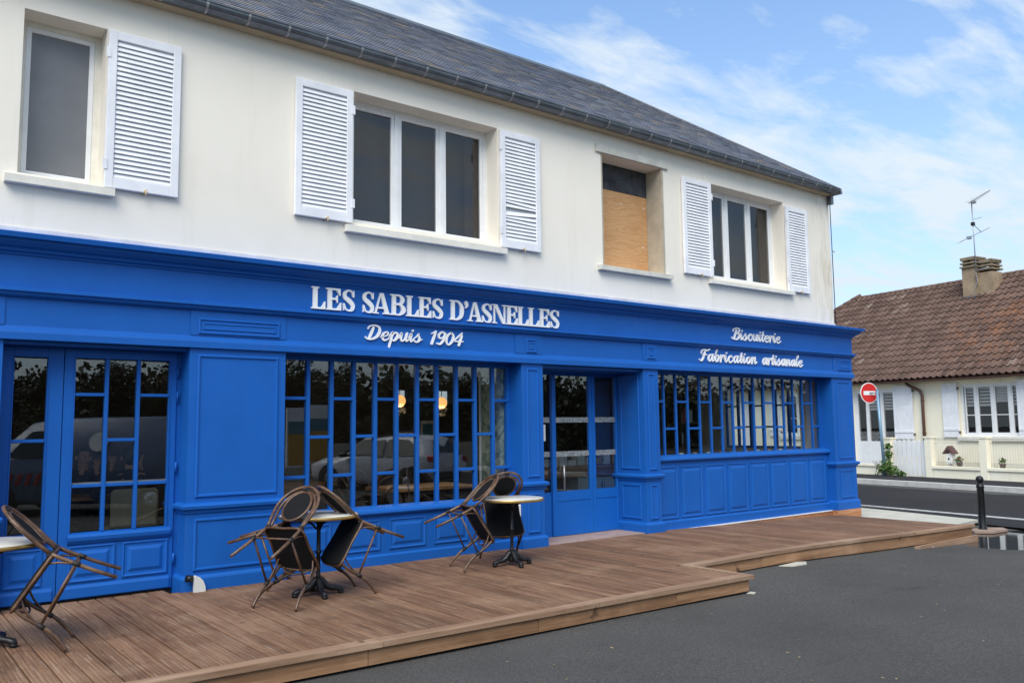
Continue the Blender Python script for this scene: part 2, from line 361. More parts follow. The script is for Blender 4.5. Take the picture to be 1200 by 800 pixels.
# ------------------------------------------------------------------ mesh builder
class MB:
    def __init__(s): s.v = []; s.f = []; s.tint = []; s.sm = []; s._t = 0.5; s._s = False
    def add(s, vs, fs, smooth=False, tint=None):
        o = len(s.v); s.v += [tuple(p) for p in vs]
        for f in fs: s.f.append(tuple(i+o for i in f)); s.sm.append(smooth); s.tint.append(.5 if tint is None else tint)
        return s
    def box(s, x0, x1, y0, y1, z0, z1, mat=None, tint=None):
        vs = [Vector((x, y, z)) for z in (z0, z1) for y in (y0, y1) for x in (x0, x1)]
        if mat: vs = [mat @ p for p in vs]
        return s.add(vs, [(0, 2, 3, 1), (4, 5, 7, 6), (0, 1, 5, 4), (2, 6, 7, 3), (0, 4, 6, 2), (1, 3, 7, 5)], False, tint)
    def cbox(s, x0, x1, y0, y1, z0, z1, c, mat=None):
        """box with bevelled edges (chamfer c)"""
        vs = []; idx = {}
        X = (x0, x1); Y = (y0, y1); Z = (z0, z1)
        sg = (1, -1)
        for i in (0, 1):
            for j in (0, 1):
                for k in (0, 1):
                    p = (X[i], Y[j], Z[k]); d = (sg[i]*c, sg[j]*c, sg[k]*c)
                    for a in range(3):
                        q = [p[b] + (0 if b == a else d[b]) for b in range(3)]
                        idx[i, j, k, a] = len(vs); vs.append(Vector(q))
        fs = []
        for a in range(3):
            for e in (0, 1):
                o = [b for b in range(3) if b != a]
                quad = []
                for (m, n) in ((0, 0), (1, 0), (1, 1), (0, 1)):
                    c3 = [0, 0, 0]; c3[a] = e; c3[o[0]] = m; c3[o[1]] = n; quad.append(idx[(*c3, a)])
                fs.append(tuple(quad))
        for a in range(3):   # edges along axis a
            o = [b for b in range(3) if b != a]
            for m in (0, 1):
                for n in (0, 1):
                    A = [0, 0, 0]; A[o[0]] = m; A[o[1]] = n; A[a] = 0; B = list(A); B[a] = 1
                    fs.append((idx[(*A, o[0])], idx[(*B, o[0])], idx[(*B, o[1])], idx[(*A, o[1])]))
        for i in (0, 1):
            for j in (0, 1):
                for k in (0, 1): fs.append((idx[i, j, k, 0], idx[i, j, k, 1], idx[i, j, k, 2]))
        if mat: vs = [mat @ p for p in vs]
        return s.add(vs, fs)
    def tube(s, pts, r, n=8, closed=False, caps=True, tint=None):
        pts = [Vector(p) for p in pts]; m = len(pts)
        rr = r if isinstance(r, (list, tuple)) else [r]*m
        vs = []; nrm = None
        for i, p in enumerate(pts):
            if closed: t = pts[(i+1) % m]-pts[i-1]
            else: t = pts[min(i+1, m-1)]-pts[max(i-1, 0)]
            t.normalize()
            if nrm is None: nrm = t.orthogonal().normalized()
            nrm = (nrm-t*nrm.dot(t)); nrm = nrm.normalized() if nrm.length > 1e-6 else t.orthogonal().normalized()
            b = t.cross(nrm)
            for k in range(n): a = 2*pi*k/n; vs.append(p+(nrm*cos(a)+b*sin(a))*rr[i])
        fs = []
        for i in range(m if closed else m-1):
            j = (i+1) % m
            for k in range(n): fs.append((i*n+k, i*n+(k+1) % n, j*n+(k+1) % n, j*n+k))
        s.add(vs, fs, True, tint)
        if caps and not closed:
            o = len(s.v)-len(vs)
            s.f.append(tuple(o+k for k in reversed(range(n)))); s.f.append(tuple(o+(m-1)*n+k for k in range(n))); s.sm += [False]*2; s.tint += [.5 if tint is None else tint]*2
        return s
    def lathe(s, prof, n=24, c=(0, 0, 0)):
        vs = []; m = len(prof)
        for (r, z) in prof:
            for k in range(n): a = 2*pi*k/n; vs.append((c[0]+r*cos(a), c[1]+r*sin(a), c[2]+z))
        fs = [(i*n+k, i*n+(k+1) % n, (i+1)*n+(k+1) % n, (i+1)*n+k) for i in range(m-1) for k in range(n)]
        s.add(vs, fs, True)
        o = len(s.v)-len(vs)
        s.f.append(tuple(o+k for k in reversed(range(n)))); s.f.append(tuple(o+(m-1)*n+k for k in range(n))); s.sm += [False]*2; s.tint += [.5]*2
        return s
    def prism(s, poly, d0, d1, fn, tint=None):
        """poly in 2-D, extruded d0..d1, fn(a,b,d)->xyz"""
        n = len(poly); vs = [fn(a, b, d0) for a, b in poly]+[fn(a, b, d1) for a, b in poly]
        fs = [tuple(reversed(range(n))), tuple(range(n, 2*n))]+[(i, (i+1) % n, n+(i+1) % n, n+i) for i in range(n)]
        return s.add(vs, fs, False, tint)
    def sweep(s, prof, path_fn, t0, t1):
        """profile [(a,b)] extruded linearly: path_fn(a,b,t)"""
        return s.prism(prof, t0, t1, path_fn)
    def mesh(s, name, mat, recalc=True):
        me = bpy.data.meshes.new(name); me.from_pydata([tuple(p) for p in s.v], [], s.f)
        if mat: me.materials.append(mat)
        me.polygons.foreach_set('use_smooth', s.sm)
        if any(t != .5 for t in s.tint):
            at = me.attributes.new('tint', 'FLOAT', 'FACE'); at.data.foreach_set('value', s.tint)
        if recalc:
            import bmesh
            bm = bmesh.new(); bm.from_mesh(me); bmesh.ops.recalc_face_normals(bm, faces=bm.faces); bm.to_mesh(me); bm.free()
        me.update(); return me
ROOT = {}
def root(name, loc, label, cat, group=None, rot=None):
    o = bpy.data.objects.new(name, None); COL.objects.link(o); o.location = loc; o.empty_display_size = .2
    if rot is not None: o.rotation_euler = rot
    o['label'] = label; o['category'] = cat
    if group: o['group'] = group
    ROOT[o.name] = Vector(loc) if rot is None else Vector((0, 0, 0))
    return o
def obj(name, mb, mat, parent=None, label=None, kind=None, recalc=True, top=None, loc=None):
    """link mb as one mesh object; world coordinates in mb unless the root is rotated"""
    me = mb.mesh(name, mat, recalc) if isinstance(mb, MB) else mb
    o = bpy.data.objects.new(name, me); COL.objects.link(o)
    if parent is not None:
        o.parent = parent; r = parent
        while r.parent: r = r.parent
        off = ROOT.get(r.name, Vector())
        if isinstance(mb, MB) and off.length > 0 and r.name in ROOT:
            me.transform(Matrix.Translation(-off))
        if loc is not None: o.location = Vector(loc)-off
    elif loc is not None: o.location = loc
    if label: o['label'] = label
    if kind: o['kind'] = kind
    if top: o['label'], o['category'] = top[0], top[1]; 
    if top and len(top) > 2: o['group'] = top[2]
    return o
def kids(o): return [c for c in bpy.data.objects if c.parent == o]
def copy_tree(o, parent=None):
    c = o.copy(); COL.objects.link(c)
    if parent is not None: c.parent = parent
    for k in kids(o): copy_tree(k, c)
    return c
def catmull(P, n=8, closed=False):
    P = [Vector(p) for p in P]; m = len(P); out = []
    for i in range(m if closed else m-1):
        p0, p1, p2, p3 = (P[(i-1) % m], P[i], P[(i+1) % m], P[(i+2) % m]) if closed else (P[max(i-1, 0)], P[i], P[i+1], P[min(i+2, m-1)])
        for k in range(n):
            t = k/n
            out.append(.5*((2*p1)+(p2-p0)*t+(2*p0-5*p1+4*p2-p3)*t*t+(3*p1-p0-3*p2+p3)*t**3))
    if not closed: out.append(P[-1])
    return out
def holed_wall(mb, xs, zs, holes, y0, y1):
    """wall in the XZ plane between y0 (front) and y1 with rectangular holes and reveals"""
    X = sorted(set(xs+[h[0] for h in holes]+[h[1] for h in holes])); Z = sorted(set(zs+[h[2] for h in holes]+[h[3] for h in holes]))
    def inh(x, z): return any(h[0] < x < h[1] and h[2] < z < h[3] for h in holes)
    vi = {}; vs = []; fs = []
    def vid(x, z, y):
        k = (x, z, y)
        if k not in vi: vi[k] = len(vs); vs.append((x, y, z))
        return vi[k]
    nx, nz = len(X)-1, len(Z)-1
    solid = lambda i, j: 0 <= i < nx and 0 <= j < nz and not inh((X[i]+X[i+1])/2, (Z[j]+Z[j+1])/2)
    for i in range(nx):
        for j in range(nz):
            if not solid(i, j): continue
            a, b, c, d = X[i], X[i+1], Z[j], Z[j+1]
            fs.append((vid(a, c, y0), vid(b, c, y0), vid(b, d, y0), vid(a, d, y0))); fs.append((vid(a, c, y1), vid(a, d, y1), vid(b, d, y1), vid(b, c, y1)))
            if not solid(i-1, j): fs.append((vid(a, c, y0), vid(a, d, y0), vid(a, d, y1), vid(a, c, y1)))
            if not solid(i+1, j): fs.append((vid(b, c, y0), vid(b, c, y1), vid(b, d, y1), vid(b, d, y0)))
            if not solid(i, j-1): fs.append((vid(a, c, y0), vid(a, c, y1), vid(b, c, y1), vid(b, c, y0)))
            if not solid(i, j+1): fs.append((vid(a, d, y0), vid(b, d, y0), vid(b, d, y1), vid(a, d, y1)))
    mb.add(vs, fs)
    return mb
def struct(name, mb, mat, recalc=True):
    return obj(name, mb, mat, kind='structure', recalc=recalc)

# ------------------------------------------------------------------ ground, street
def smooth(t): t = max(0, min(1, t)); return t*t*(3-2*t)
def gz(x, y):
    z = -.12*smooth((x-8)/6.0)*1.0
    d = math.hypot((x-13.6)/1.75, (y+2.72)/.66)
    z -= .030*smooth(1.45-d)
    if x > 14.6: z += .03*smooth((x-14.6)/2)
    return z + .004*sin(x*1.7+y*.6)+.003*sin(y*2.3-x*.9)
mb = MB()
xs = [-160, -80, -40, -20, -10, -4]+[x*.5 for x in range(-4, 22)]+[11+.15*k for k in range(0, 41)]+[17.5, 18.5, 20, 22, 23, 24, 27, 32, 45, 80, 170]
ys = [-170, -90, -50, -30, -20, -14, -10]+[-8+.5*k for k in range(0, 9)]+[-3.8+.1*k for k in range(0, 22)]+[-1.6+.4*k for k in range(0, 5)]+[1, 3, 6, 10, 16, 25, 50, 90, 170]
nx = len(xs)
mb.add([(x, y, gz(x, y) if abs(x) < 60 and abs(y) < 60 else -.1) for y in ys for x in xs],
       [(j*nx+i, j*nx+i+1, (j+1)*nx+i+1, (j+1)*nx+i) for j in range(len(ys)-1) for i in range(nx-1)], True)
struct('parking_ground', mb, M['asphalt'], False)
# street frame along the cottage
A = Vector((.15471, .98796, 0)); NV = Vector((-.98796, .15471, 0)); P0 = Vector((26.2015, 2.95, 0))
def H(s, off, z): return P0 - A*s + NV*off + Vector((0, 0, z))
def hbox(mb, s0, s1, o0, o1, z0, z1, tint=None):
    vs = [H(s, o, z) for z in (z0, z1) for o in (o0, o1) for s in (s0, s1)]
    return mb.add(vs, [(0, 2, 3, 1), (4, 5, 7, 6), (0, 1, 5, 4), (2, 6, 7, 3), (0, 4, 6, 2), (1, 3, 7, 5)], False, tint)
mb = MB()
ss = [-70, -40, -25, -15, -10, -6, -3, 0, 2, 4, 7, 12, 25, 50, 70]; oo = [3.55, 5.0, 7.0, 8.5, 10.2]
zr = [-.098, -.075, -.068, -.078, -.084]
mb.add([H(s, o, z) for s in ss for o, z in zip(oo, zr)], [(i*5+k, i*5+k+1, (i+1)*5+k+1, (i+1)*5+k) for i in range(len(ss)-1) for k in range(4)], True)
struct('road', mb, M['road'], False)
mb = MB(); hbox(mb, -70, 70, 9.02, 9.12, -.082, -.066)
struct('road_line', mb, M['line'])
mb = MB()
s = -60
while s < 60:
    hbox(mb, s+.005, s+.995, 3.28, 3.56, -.2, .035+random.uniform(-.004, .004)); s += 1.0
struct('kerb', mb, M['kerb'])
mb = MB(); hbox(mb, -70, 70, 1.16, 3.30, -.3, .012)
struct('far_pavement', mb, M['road'])
# pale concrete apron round the shop's corner
mb = MB()
poly = [(13.55, -.10), (13.75, -1.62), (15.38, -1.48), (16.0, 1.2), (18.6, 30), (14.0, 30), (14.0, .4), (13.55, .4)]
mb.prism(poly, -.2, -.035, lambda a, b, d: (a, b, d))
struct('pavement', mb, M['concrete'])
# puddle in the low corner
mb = MB(); n = 40
pts = [(13.6+1.95*cos(2*pi*k/n)*(1+.10*sin(3*2*pi*k/n)), -2.72+.80*sin(2*pi*k/n)*(1+.16*sin(5*2*pi*k/n+1))) for k in range(n)]
mb.add([(x, y, -.1275) for x, y in pts], [tuple(range(n))])
struct('puddle', mb, M['water'], False)

# ------------------------------------------------------------------ shop building
B = root('shop_building', (7, 4, .17), 'long white rendered shop with blue wooden shopfront and slate roof', 'building')
def fr(a, b, d): return (a, -d, b)          # facade frame: d outwards
def loops(mb, rect, lps, fn, fill=True):
    x0, x1, z0, z1 = rect; vs = []; fs = []
    for (i, d) in lps: vs += [fn(x0+i, z0+i, d), fn(x1-i, z0+i, d), fn(x1-i, z1-i, d), fn(x0+i, z1-i, d)]
    for k in range(len(lps)-1):
        for q in range(4): fs.append((k*4+q, k*4+(q+1) % 4, k*4+4+(q+1) % 4, k*4+4+q))
    if fill: e = (len(lps)-1)*4; fs.append((e, e+1, e+2, e+3))
    return mb.add(vs, fs)
def bead_panel(rect, y, parent, fn=None, w=.034, h=.016, name='moulded_panel'):
    fn = fn or (lambda a, b, d: (a, y-d, b)); mb = MB()
    loops(mb, rect, [(0, -.004), (0, h*.55), (w*.25, h), (w*.6, h), (w*.72, h*.35), (w, .003)], fn)
    return obj(name, mb, M['blue'], parent, recalc=False)
def raised_panel(rect, y, parent, fn=None):
    fn = fn or (lambda a, b, d: (a, y-d, b)); mb = MB()
    loops(mb, rect, [(0, -.004), (0, .010), (.012, .014), (.024, .004), (.045, .003), (.075, .016), (.08, .016)], fn)
    return obj('raised_panel', mb, M['blue'], parent, recalc=False)
def ring(mb, x0, x1, y0, y1, prof):
    """profile (offset,z) run round the front and two ends of a block, closed at the back"""
    vs = []; fs = []
    for (o, z) in prof: vs += [(x0-o, y1, z), (x0-o, y0-o, z), (x1+o, y0-o, z), (x1+o, y1, z)]
    m = len(prof)
    for k in range(m-1):
        for q in range(4): fs.append((k*4+q, k*4+(q+1) % 4, k*4+4+(q+1) % 4, k*4+4+q))
    fs.append((3, 2, 1, 0)); e = (m-1)*4; fs.append((e, e+1, e+2, e+3))
    return mb.add(vs, fs)
bl = M['blue']
ZD = .17
holes_up = [(1.06, 1.745, 3.91, 5.41), (4.315, 6.335, 3.93, 5.43), (8.16, 9.44, 3.87, 5.46), (10.57, 12.5, 3.93, 5.43)]
YW = .15
mb = MB(); holed_wall(mb, [-6, 13.93], [3.2, 5.80], holes_up, YW, YW+.38)
obj('front_wall', mb, M['render'], B, recalc=True)
mb = MB(); mb.box(13.63, 13.93, .53, 5.9, 2.6, 5.80); mb.box(-6, -5.7, .53, 5.9, 0, 5.80); mb.box(-5.7, 13.63, 5.6, 5.9, 2.62, 5.80)
obj('side_wall', mb, M['render'], B)
# gable-side ground floor wall with a street window, rear wall with windows
def wallx(mb, x0, x1, ys_, zs_, holes):
    t = MB(); holed_wall(t, ys_, zs_, holes, x0, x1)
    mb.add([(y, x, z) for (x, y, z) in t.v], t.f)
mb = MB(); wallx(mb, 13.63, 13.93, [.3, 5.9], [-.1, 2.6], [(.75, 2.45, 1.18, 2.38)])
obj('street_wall', mb, M['render'], B)
RWN = [(8.07, 8.41, 2.10, 2.36), (8.57, 8.72, 2.10, 2.36), (8.99, 9.39, 2.10, 2.36)]
mb = MB(); holed_wall(mb, [-5.7, 13.63], [0, 2.62], RWN, 5.6, 5.9)
obj('rear_wall', mb, M['inwall'], B)
mb = MB()
for q in RWN: mb.box(q[0], q[1], 5.74, 5.75, q[2], q[3])
obj('rear_window', mb, M['glasshouse'], B)
# attic / upper rooms; near-black partition colour stands in for their shade
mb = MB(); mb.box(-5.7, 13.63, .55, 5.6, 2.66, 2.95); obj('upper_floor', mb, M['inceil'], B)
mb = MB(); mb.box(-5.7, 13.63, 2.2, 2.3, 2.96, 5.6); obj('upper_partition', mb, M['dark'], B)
mb = MB(); mb.box(-5.69, 13.62, .54, 5.59, 5.66, 5.74); obj('attic_floor', mb, M['inceil'], B)
mb = MB(); mb.box(-5.7, 13.63, .30, 5.6, 0.0, .165); obj('shop_floor', mb, M['infloor'], B)
mb = MB()
mb.box(6.46, 6.56, .32, .72, .17, 2.6)
o = obj('mural_pier', mb, M['mural'], B)
mb = MB(); mb.box(6.44, 6.47, .725, .74, .17, 2.6); obj('pier_edge', mb, M['white'], B)
mb = MB(); mb.box(-5.7, 13.63, .55, 5.59, 2.60, 2.655); obj('ceiling', mb, M['inceil'], B)

# --- upper windows
def upper_window(x0, x1, z0, z1, nleaf, pane_mat, ndark=True):
    yf = YW+.24
    mb = MB(); f = .055
    loops(mb, (x0, x1, z0, z1), [(0, -.05), (0, .0), (f, .0), (f, -.05)], lambda a, b, d: (a, yf-d, b), False)
    W = (x1-x0-2*f)/nleaf
    for k in range(1, nleaf):
        xm = x0+f+W*k; mb.cbox(xm-.03, xm+.03, yf-.008, yf+.045, z0+f, z1-f, .004)
    wf = obj('window', mb, M['sillw' if nleaf == 1 else 'white'], B, recalc=True)
    for k in range(nleaf):
        a = x0+f+W*k+(.032 if k else .002); b = x0+f+W*(k+1)-(.032 if k < nleaf-1 else .002)
        s_ = MB(); loops(s_, (a, b, z0+f+.002, z1-f-.002), [(0, -.04), (0, -.004), (.035, -.004), (.042, -.012), (.042, -.04)], lambda p, q, d: (p, yf-d, q), False)
        obj('sash', s_, M['white'], wf)
        p = MB(); p.box(a+.038, b-.038, yf+.018, yf+.024, z0+f+.036, z1-f-.036)
        obj('pane', p, pane_mat, wf)
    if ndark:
        p = MB(); p.box(x0+.05, x1-.05, yf+.16, yf+.17, z0+.05, z1-.05); obj('room_shade_sheet', p, M['roomshade'], wf)  # dark sheet added behind the glass, coloured as the unlit room
    return wf
upper_window(1.06, 1.745, 3.91, 5.41, 1, M['frost'], False)
for (a, b) in ((4.315, 6.335), (10.57, 12.5)):
    wf = upper_window(a, b, 3.93, 5.43, 3, M['glasshouse'])
    p = MB(); p.box(b-.30, b-.10, YW+.30, YW+.33, 4.02, 5.36); obj('curtain', p, simple('brown curtain', (.05, .035, .03), .9), wf)
def sill(x0, x1, z0, z1, m='sillw'):
    mb = MB(); vs = [(x0, YW-.08, z0), (x1, YW-.08, z0), (x1, YW-.08, z1-.012), (x0, YW-.08, z1-.012), (x0, YW+.20, z0), (x1, YW+.20, z0), (x1, YW+.2, z1+.015), (x0, YW+.2, z1+.015)]
    mb.add(vs, [(0, 1, 2, 3), (5, 4, 7, 6), (3, 2, 6, 7), (1, 0, 4, 5), (0, 3, 7, 4), (2, 1, 5, 6)])
    return obj('window_sill', mb, M[m], B)
sill(.96, 1.84, 3.805, 3.885); sill(4.20, 6.42, 3.80, 3.885); sill(8.05, 9.53, 3.785, 3.86, 'stone'); sill(10.42, 12.64, 3.82, 3.89)
# boarded-up opening
mb = MB(); mb.cbox(8.05, 9.54, YW-.035, YW+.22, 5.462, 5.58, .006); obj('lintel', mb, M['stone'], B)
for (a, b, c) in ((9.405, 9.445, -.006), (8.155, 8.19, .004)):
    mb = MB(); mb.box(a, b, YW+c, YW+.38, 3.87, 5.459); obj('cement_jamb', mb, M['cement'], B)
pb = MB(); pb.box(8.19, 9.40, YW+.30, YW+.318, 3.86, 5.07)
pb = obj('plywood_board', pb, M['ply'], B, label='bare plywood sheet nailed over the window opening')
nl = MB()
for (x, z) in ((8.27, 4.98), (8.27, 4.78), (8.28, 4.60), (8.85, 4.9), (8.3, 4.1), (9.3, 4.3), (9.33, 4.9)): nl.lathe([(.012, 0), (.012, .004)], 8, (x, 0, z))
nl.v = [(x, YW+.300-(z-round(z, 2))-.002, z) for x, y, z in nl.v]
nl2 = MB()
for (x, z) in ((8.27, 4.98), (8.27, 4.78), (8.28, 4.60), (8.85, 4.9), (8.3, 4.1), (9.3, 4.3), (9.33, 4.9)): nl2.box(x-.009, x+.009, YW+.295, YW+.301, z-.009, z+.009)
obj('nail', nl2, M['white'], pb)
mb = MB(); mb.box(8.19, 9.40, YW+.296, YW+.32, 5.075, 5.455); obj('felt_strip', mb, M['felt'], B, label='dark grey felt strip above the plywood')

# --- louvred shutters
def shutter(x0, x1, z0, z1, broken=()):
    y0, y1 = YW-.055, YW-.012; fw_ = .075
    mb = MB(); mb.cbox(x0, x0+fw_, y0, y1, z0, z1, .004); mb.cbox(x1-fw_, x1, y0, y1, z0, z1, .004)
    mb.cbox(x0+fw_, x1-fw_, y0+.002, y1, z1-.085, z1-.001, .004); mb.cbox(x0+fw_, x1-fw_, y0+.002, y1, z0+.001, z0+.10, .004)
    sh = obj('shutter', mb, M['shutter'], B)
    n = 28; zz0, zz1 = z0+.105, z1-.09; st = (zz1-zz0)/n
    bk = MB(); bk.box(x0+fw_, x1-fw_, y1+.001, y1+.006, z0+.1, z1-.09); obj('back_board', bk, simple('shaded shutter back', (.30, .30, .31), .8) if 'sb' not in M else M['sb'], sh)
    sl_ = MB(); hw = (x1-x0)/2-fw_-.001
    sl_.cbox(-hw, hw, -.0285, .0285, -.004, .004, .002, Matrix.Rotation(R(67), 4, 'X'))
    me = sl_.mesh('slat', M['shutter'])
    for k in range(n):
        if k in broken and broken[k] is None: continue
        o = obj('slat', me, None, sh, loc=((x0+x1)/2, (y0+y1)/2, zz0+st*(k+.5)))
        if k in broken: o.rotation_euler = (0, R(broken[k]), 0)
    hx = x1 if x1 in HINGE_R else x0
    for z in (z0+.22, z1-.22):
        hg = MB(); hg.box(hx-.02, hx+.02, y0-.006, y0+.004, z-.05, z+.05); obj('hinge', hg, M['shutter'], sh)
    ct = MB(); ct.tube([((x0+x1)/2+.03, y0-.03, z0-.03), ((x0+x1)/2+.03, y0-.02, z0+.02), ((x0+x1)/2+.02, y1+.02, z0-.01)], .012, 6)
    obj('shutter_catch', ct, M['soffit'], sh)
    return sh
M['sb'] = simple('shutter back board', srgb(225, 225, 228), .8)
HINGE_R = (4.28, 10.51)
shutter(1.75, 2.41, 3.885, 5.395)
shutter(3.605, 4.28, 3.90, 5.405)
shutter(6.35, 7.0, 3.89, 5.41, {7: -4, 8: None, 10: 3.5, 5: 2})
shutter(9.84, 10.51, 3.92, 5.415)
shutter(12.51, 13.15, 3.885, 5.37)

# --- roof
E0 = (-.085, 5.842); RD = 3.0; RZ = 2.205; XR = 14.02
up = Vector((0, RD, RZ)); ul = up.length
mb = MB()
e = [(-6.2, E0[0], E0[1]), (XR, E0[0], E0[1]), (XR, E0[0]+2*RD, E0[1]), (-6.2, E0[0]+2*RD, E0[1]), (-6.2, E0[0]+RD, E0[1]+RZ), (XR-RD, E0[0]+RD, E0[1]+RZ)]
e = [(x, y, z-.02) for x, y, z in e]
mb.add(e+[(x, y, z-.05) for x, y, z in e[:4]], [(0, 1, 5, 4), (1, 2, 5), (2, 3, 4, 5), (0, 4, 3), (6, 9, 8, 7), (0, 6, 7, 1), (1, 7, 8, 2), (2, 8, 9, 3), (3, 9, 6, 0)])
rf = obj('roof', mb, M['slate'], B)
sm = MB(); exp_ = .112; wd = .222
rows = int(ul/exp_)
un = up/ul; nn = Vector((0, -RZ, RD))/ul
for r_ in range(rows):
    t = r_*exp_; xr = XR-RD*t/ul-.02
    x = -6.2+(wd/2 if r_ % 2 else 0)
    while x < xr-.03:
        x1 = min(x+wd-.006, xr); xt = min(x1, XR-RD*(t+exp_*1.35)/ul-.02); jz = random.uniform(0, .004); tn = random.random()
        if random.random() < .03: tn = 1.0
        base = Vector((0, E0[0], E0[1]))+un*(t-.01); top = Vector((0, E0[0], E0[1]))+un*(t+exp_*1.35)
        a0 = base+nn*(.014+jz); b0 = base+nn*(.004); t0 = top+nn*.001
        sm.add([Vector((x, 0, 0))+b0, Vector((x1, 0, 0))+b0, Vector((x1, 0, 0))+a0, Vector((x, 0, 0))+a0, Vector((max(xt, x), 0, 0))+t0, Vector((min(x, max(xt, x)), 0, 0))+t0],
               [(0, 1, 2, 3), (3, 2, 4, 5), (1, 4, 2), (0, 3, 5)], False, tn)
        x += wd
u2 = Vector((-RD, 0, RZ)); u2n = u2/ul; n2_ = Vector((RZ, 0, RD))/ul
for r_ in range(rows):
    t = r_*exp_; y0 = E0[0]+RD*t/ul+.02; y1m = E0[0]+2*RD-RD*t/ul-.02
    y = y0-(r_ % 2)*.11
    while y < y1m:
        a_, b_ = max(y, y0), min(y+wd-.006, y1m); at_ = min(max(a_, y0+RD*exp_*1.35/ul), b_); bt_ = max(min(b_, y1m-RD*exp_*1.35/ul), at_); base = Vector((XR, 0, E0[1]))+u2n*(t-.01); top = Vector((XR, 0, E0[1]))+u2n*(t+exp_*1.35)
        if b_ > a_:
            sm.add([Vector((0, a_, 0))+base+n2_*.004, Vector((0, b_, 0))+base+n2_*.004, Vector((0, b_, 0))+base+n2_*.014, Vector((0, a_, 0))+base+n2_*.014, Vector((0, bt_, 0))+top, Vector((0, at_, 0))+top],
                   [(0, 1, 2, 3), (3, 2, 4, 5)], False, random.random())
        y += wd
obj('slates', sm, M['slate'], rf, kind='stuff', recalc=False)
mb = MB(); yr, zr_ = E0[0]+RD, E0[1]+RZ
mb.prism([(-.13, -.075), (0, .03), (.13, -.075), (.13, -.06), (0, .05), (-.13, -.06)], -6.2, XR-RD, lambda a, b, d: (d, yr+a, zr_+b-.005))
obj('ridge_cap', mb, M['zinc'], rf)
mb = MB(); mb.tube([(XR-.02, E0[0]+.02, E0[1]+.01), (XR-RD, yr, zr_+.01)], .022, 6); obj('hip_flashing', mb, M['slate'], rf)
# gutter: half-round zinc with bead and joints
mb = MB(); gy, gzc, gr = -.030, 5.838, .082
prof = [(gy+gr*cos(a), gzc+gr*sin(a)) for a in [pi+pi*k/10 for k in range(11)]]
pin = [(gy+(gr-.006)*cos(a), gzc+(gr-.006)*sin(a)) for a in [2*pi-pi*k/10 for k in range(11)]]
mb.prism(prof+pin, -6.2, 13.92, lambda a, b, d: (d, a, b))
mb.tube([(-6.2, gy-gr, gzc+.004), (13.92, gy-gr, gzc+.004)], .010, 6)
mb.box(13.92, 13.93, gy-gr, gy+gr, gzc-gr*.9, gzc+.008)
for f in mb.sm: pass
gt = obj('gutter', mb, M['zinc'], B)
pj = [(gy+(gr+.005)*cos(a), gzc+(gr+.005)*sin(a)) for a in [pi+pi*k/10 for k in range(11)]]; pk = [(gy+(gr+.0005)*cos(a), gzc+(gr+.0005)*sin(a)) for a in [2*pi-pi*k/10 for k in range(11)]]
jb = MB(); jb.prism(pj+pk, -.013, .013, lambda a, b, d: (d, a, b)); jm = jb.mesh('gutter_joint', M['zincpale'])
x = 2.16
while x < 13.8:
    obj('gutter_joint', jm, None, gt, loc=(x, 0, 0)); x += .424
mb = MB(); mb.prism([(.149, 5.752), (.10, 5.752), (.045, 5.765), (.03, 5.80), (.149, 5.81)], -6, 13.93, lambda a, b, d: (d, a, b)); obj('eaves_cove', mb, M['soffit'], B)
mb = MB(); mb.box(-6.1, 13.99, .05, .16, 5.811, 5.822); obj('eaves_board', mb, M['zinc'], B)
mb = MB(); mb.tube([(13.945, .13, 5.65), (13.945, .13, 3.4)], .008, 5); mb.tube([(13.95, .13, 4.75), (14.02, .12, 4.73)], .006, 5); obj('corner_cable', mb, M['wrap'], B)
mb = MB(); mb.box(13.88, 13.96, .06, .14, 5.60, 5.75); obj('eaves_bracket', mb, M['zinc'], B)

# --- blue shopfront: entablature
XL, XE = -6.0, 14.16
def ent(name, prof, mat=bl):
    mb = MB(); ring(mb, XL, XE, 0, .14, prof); return obj(name, mb, mat, B)
mb = MB(); ring(mb, XL, XE, 0, .30, [(.015, 2.43), (.034, 2.432), (.034, 2.49), (.026, 2.515), (.010, 2.528), (.004, 2.548), (.0, 2.55), (0, 2.79)]); obj('architrave', mb, bl, B)
ent('string_moulding', [(.0, 2.79), (.02, 2.792), (.045, 2.808), (.052, 2.83), (.075, 2.838), (.075, 2.862), (.03, 2.874), (.02, 2.876)])
ent('frieze', [(.02, 2.876), (.02, 3.150)])
ent('cornice', [(.02, 3.15), (.035, 3.152), (.04, 3.17), (.065, 3.178), (.075, 3.20), (.11, 3.215), (.145, 3.245), (.15, 3.268), (.19, 3.272), (.20, 3.312), (.195, 3.318), (.0, 3.345)])
mb = MB(); mb.box(-6, 13.94, YW-.012, YW+.05, 3.33, 3.425); mb.box(-6, 13.94, YW-.02, YW-.011, 3.33, 3.41); obj('flashing', mb, M['zincpale'] if 0 else simple('white lead flashing', srgb(206, 206, 212), .6), B)
def block(x0, x1):
    mb = MB(); mb.box(x0, x1, -.010, .01, 2.552, 2.788); return obj('frieze_block', mb, bl, B)
for (x0, x1, rc) in ((2.53, 3.48, (2.60, 3.415, 2.565, 2.72)), (6.46, 6.90, (6.63, 6.80, 2.565, 2.735)), (8.735, 9.05, (8.82, 8.985, 2.575, 2.745)), (13.56, 14.163, (13.72, 14.10, 2.56, 2.745)), (-.1, 1.0, (0, .9, 2.565, 2.72))):
    b = block(x0, x1); bead_panel(rc, -.010, b, w=.03, h=.014)
    i = .042; bead_panel((rc[0]+i, rc[1]-i, rc[2]+i, rc[3]-i), -.012, b, w=.02, h=.010)
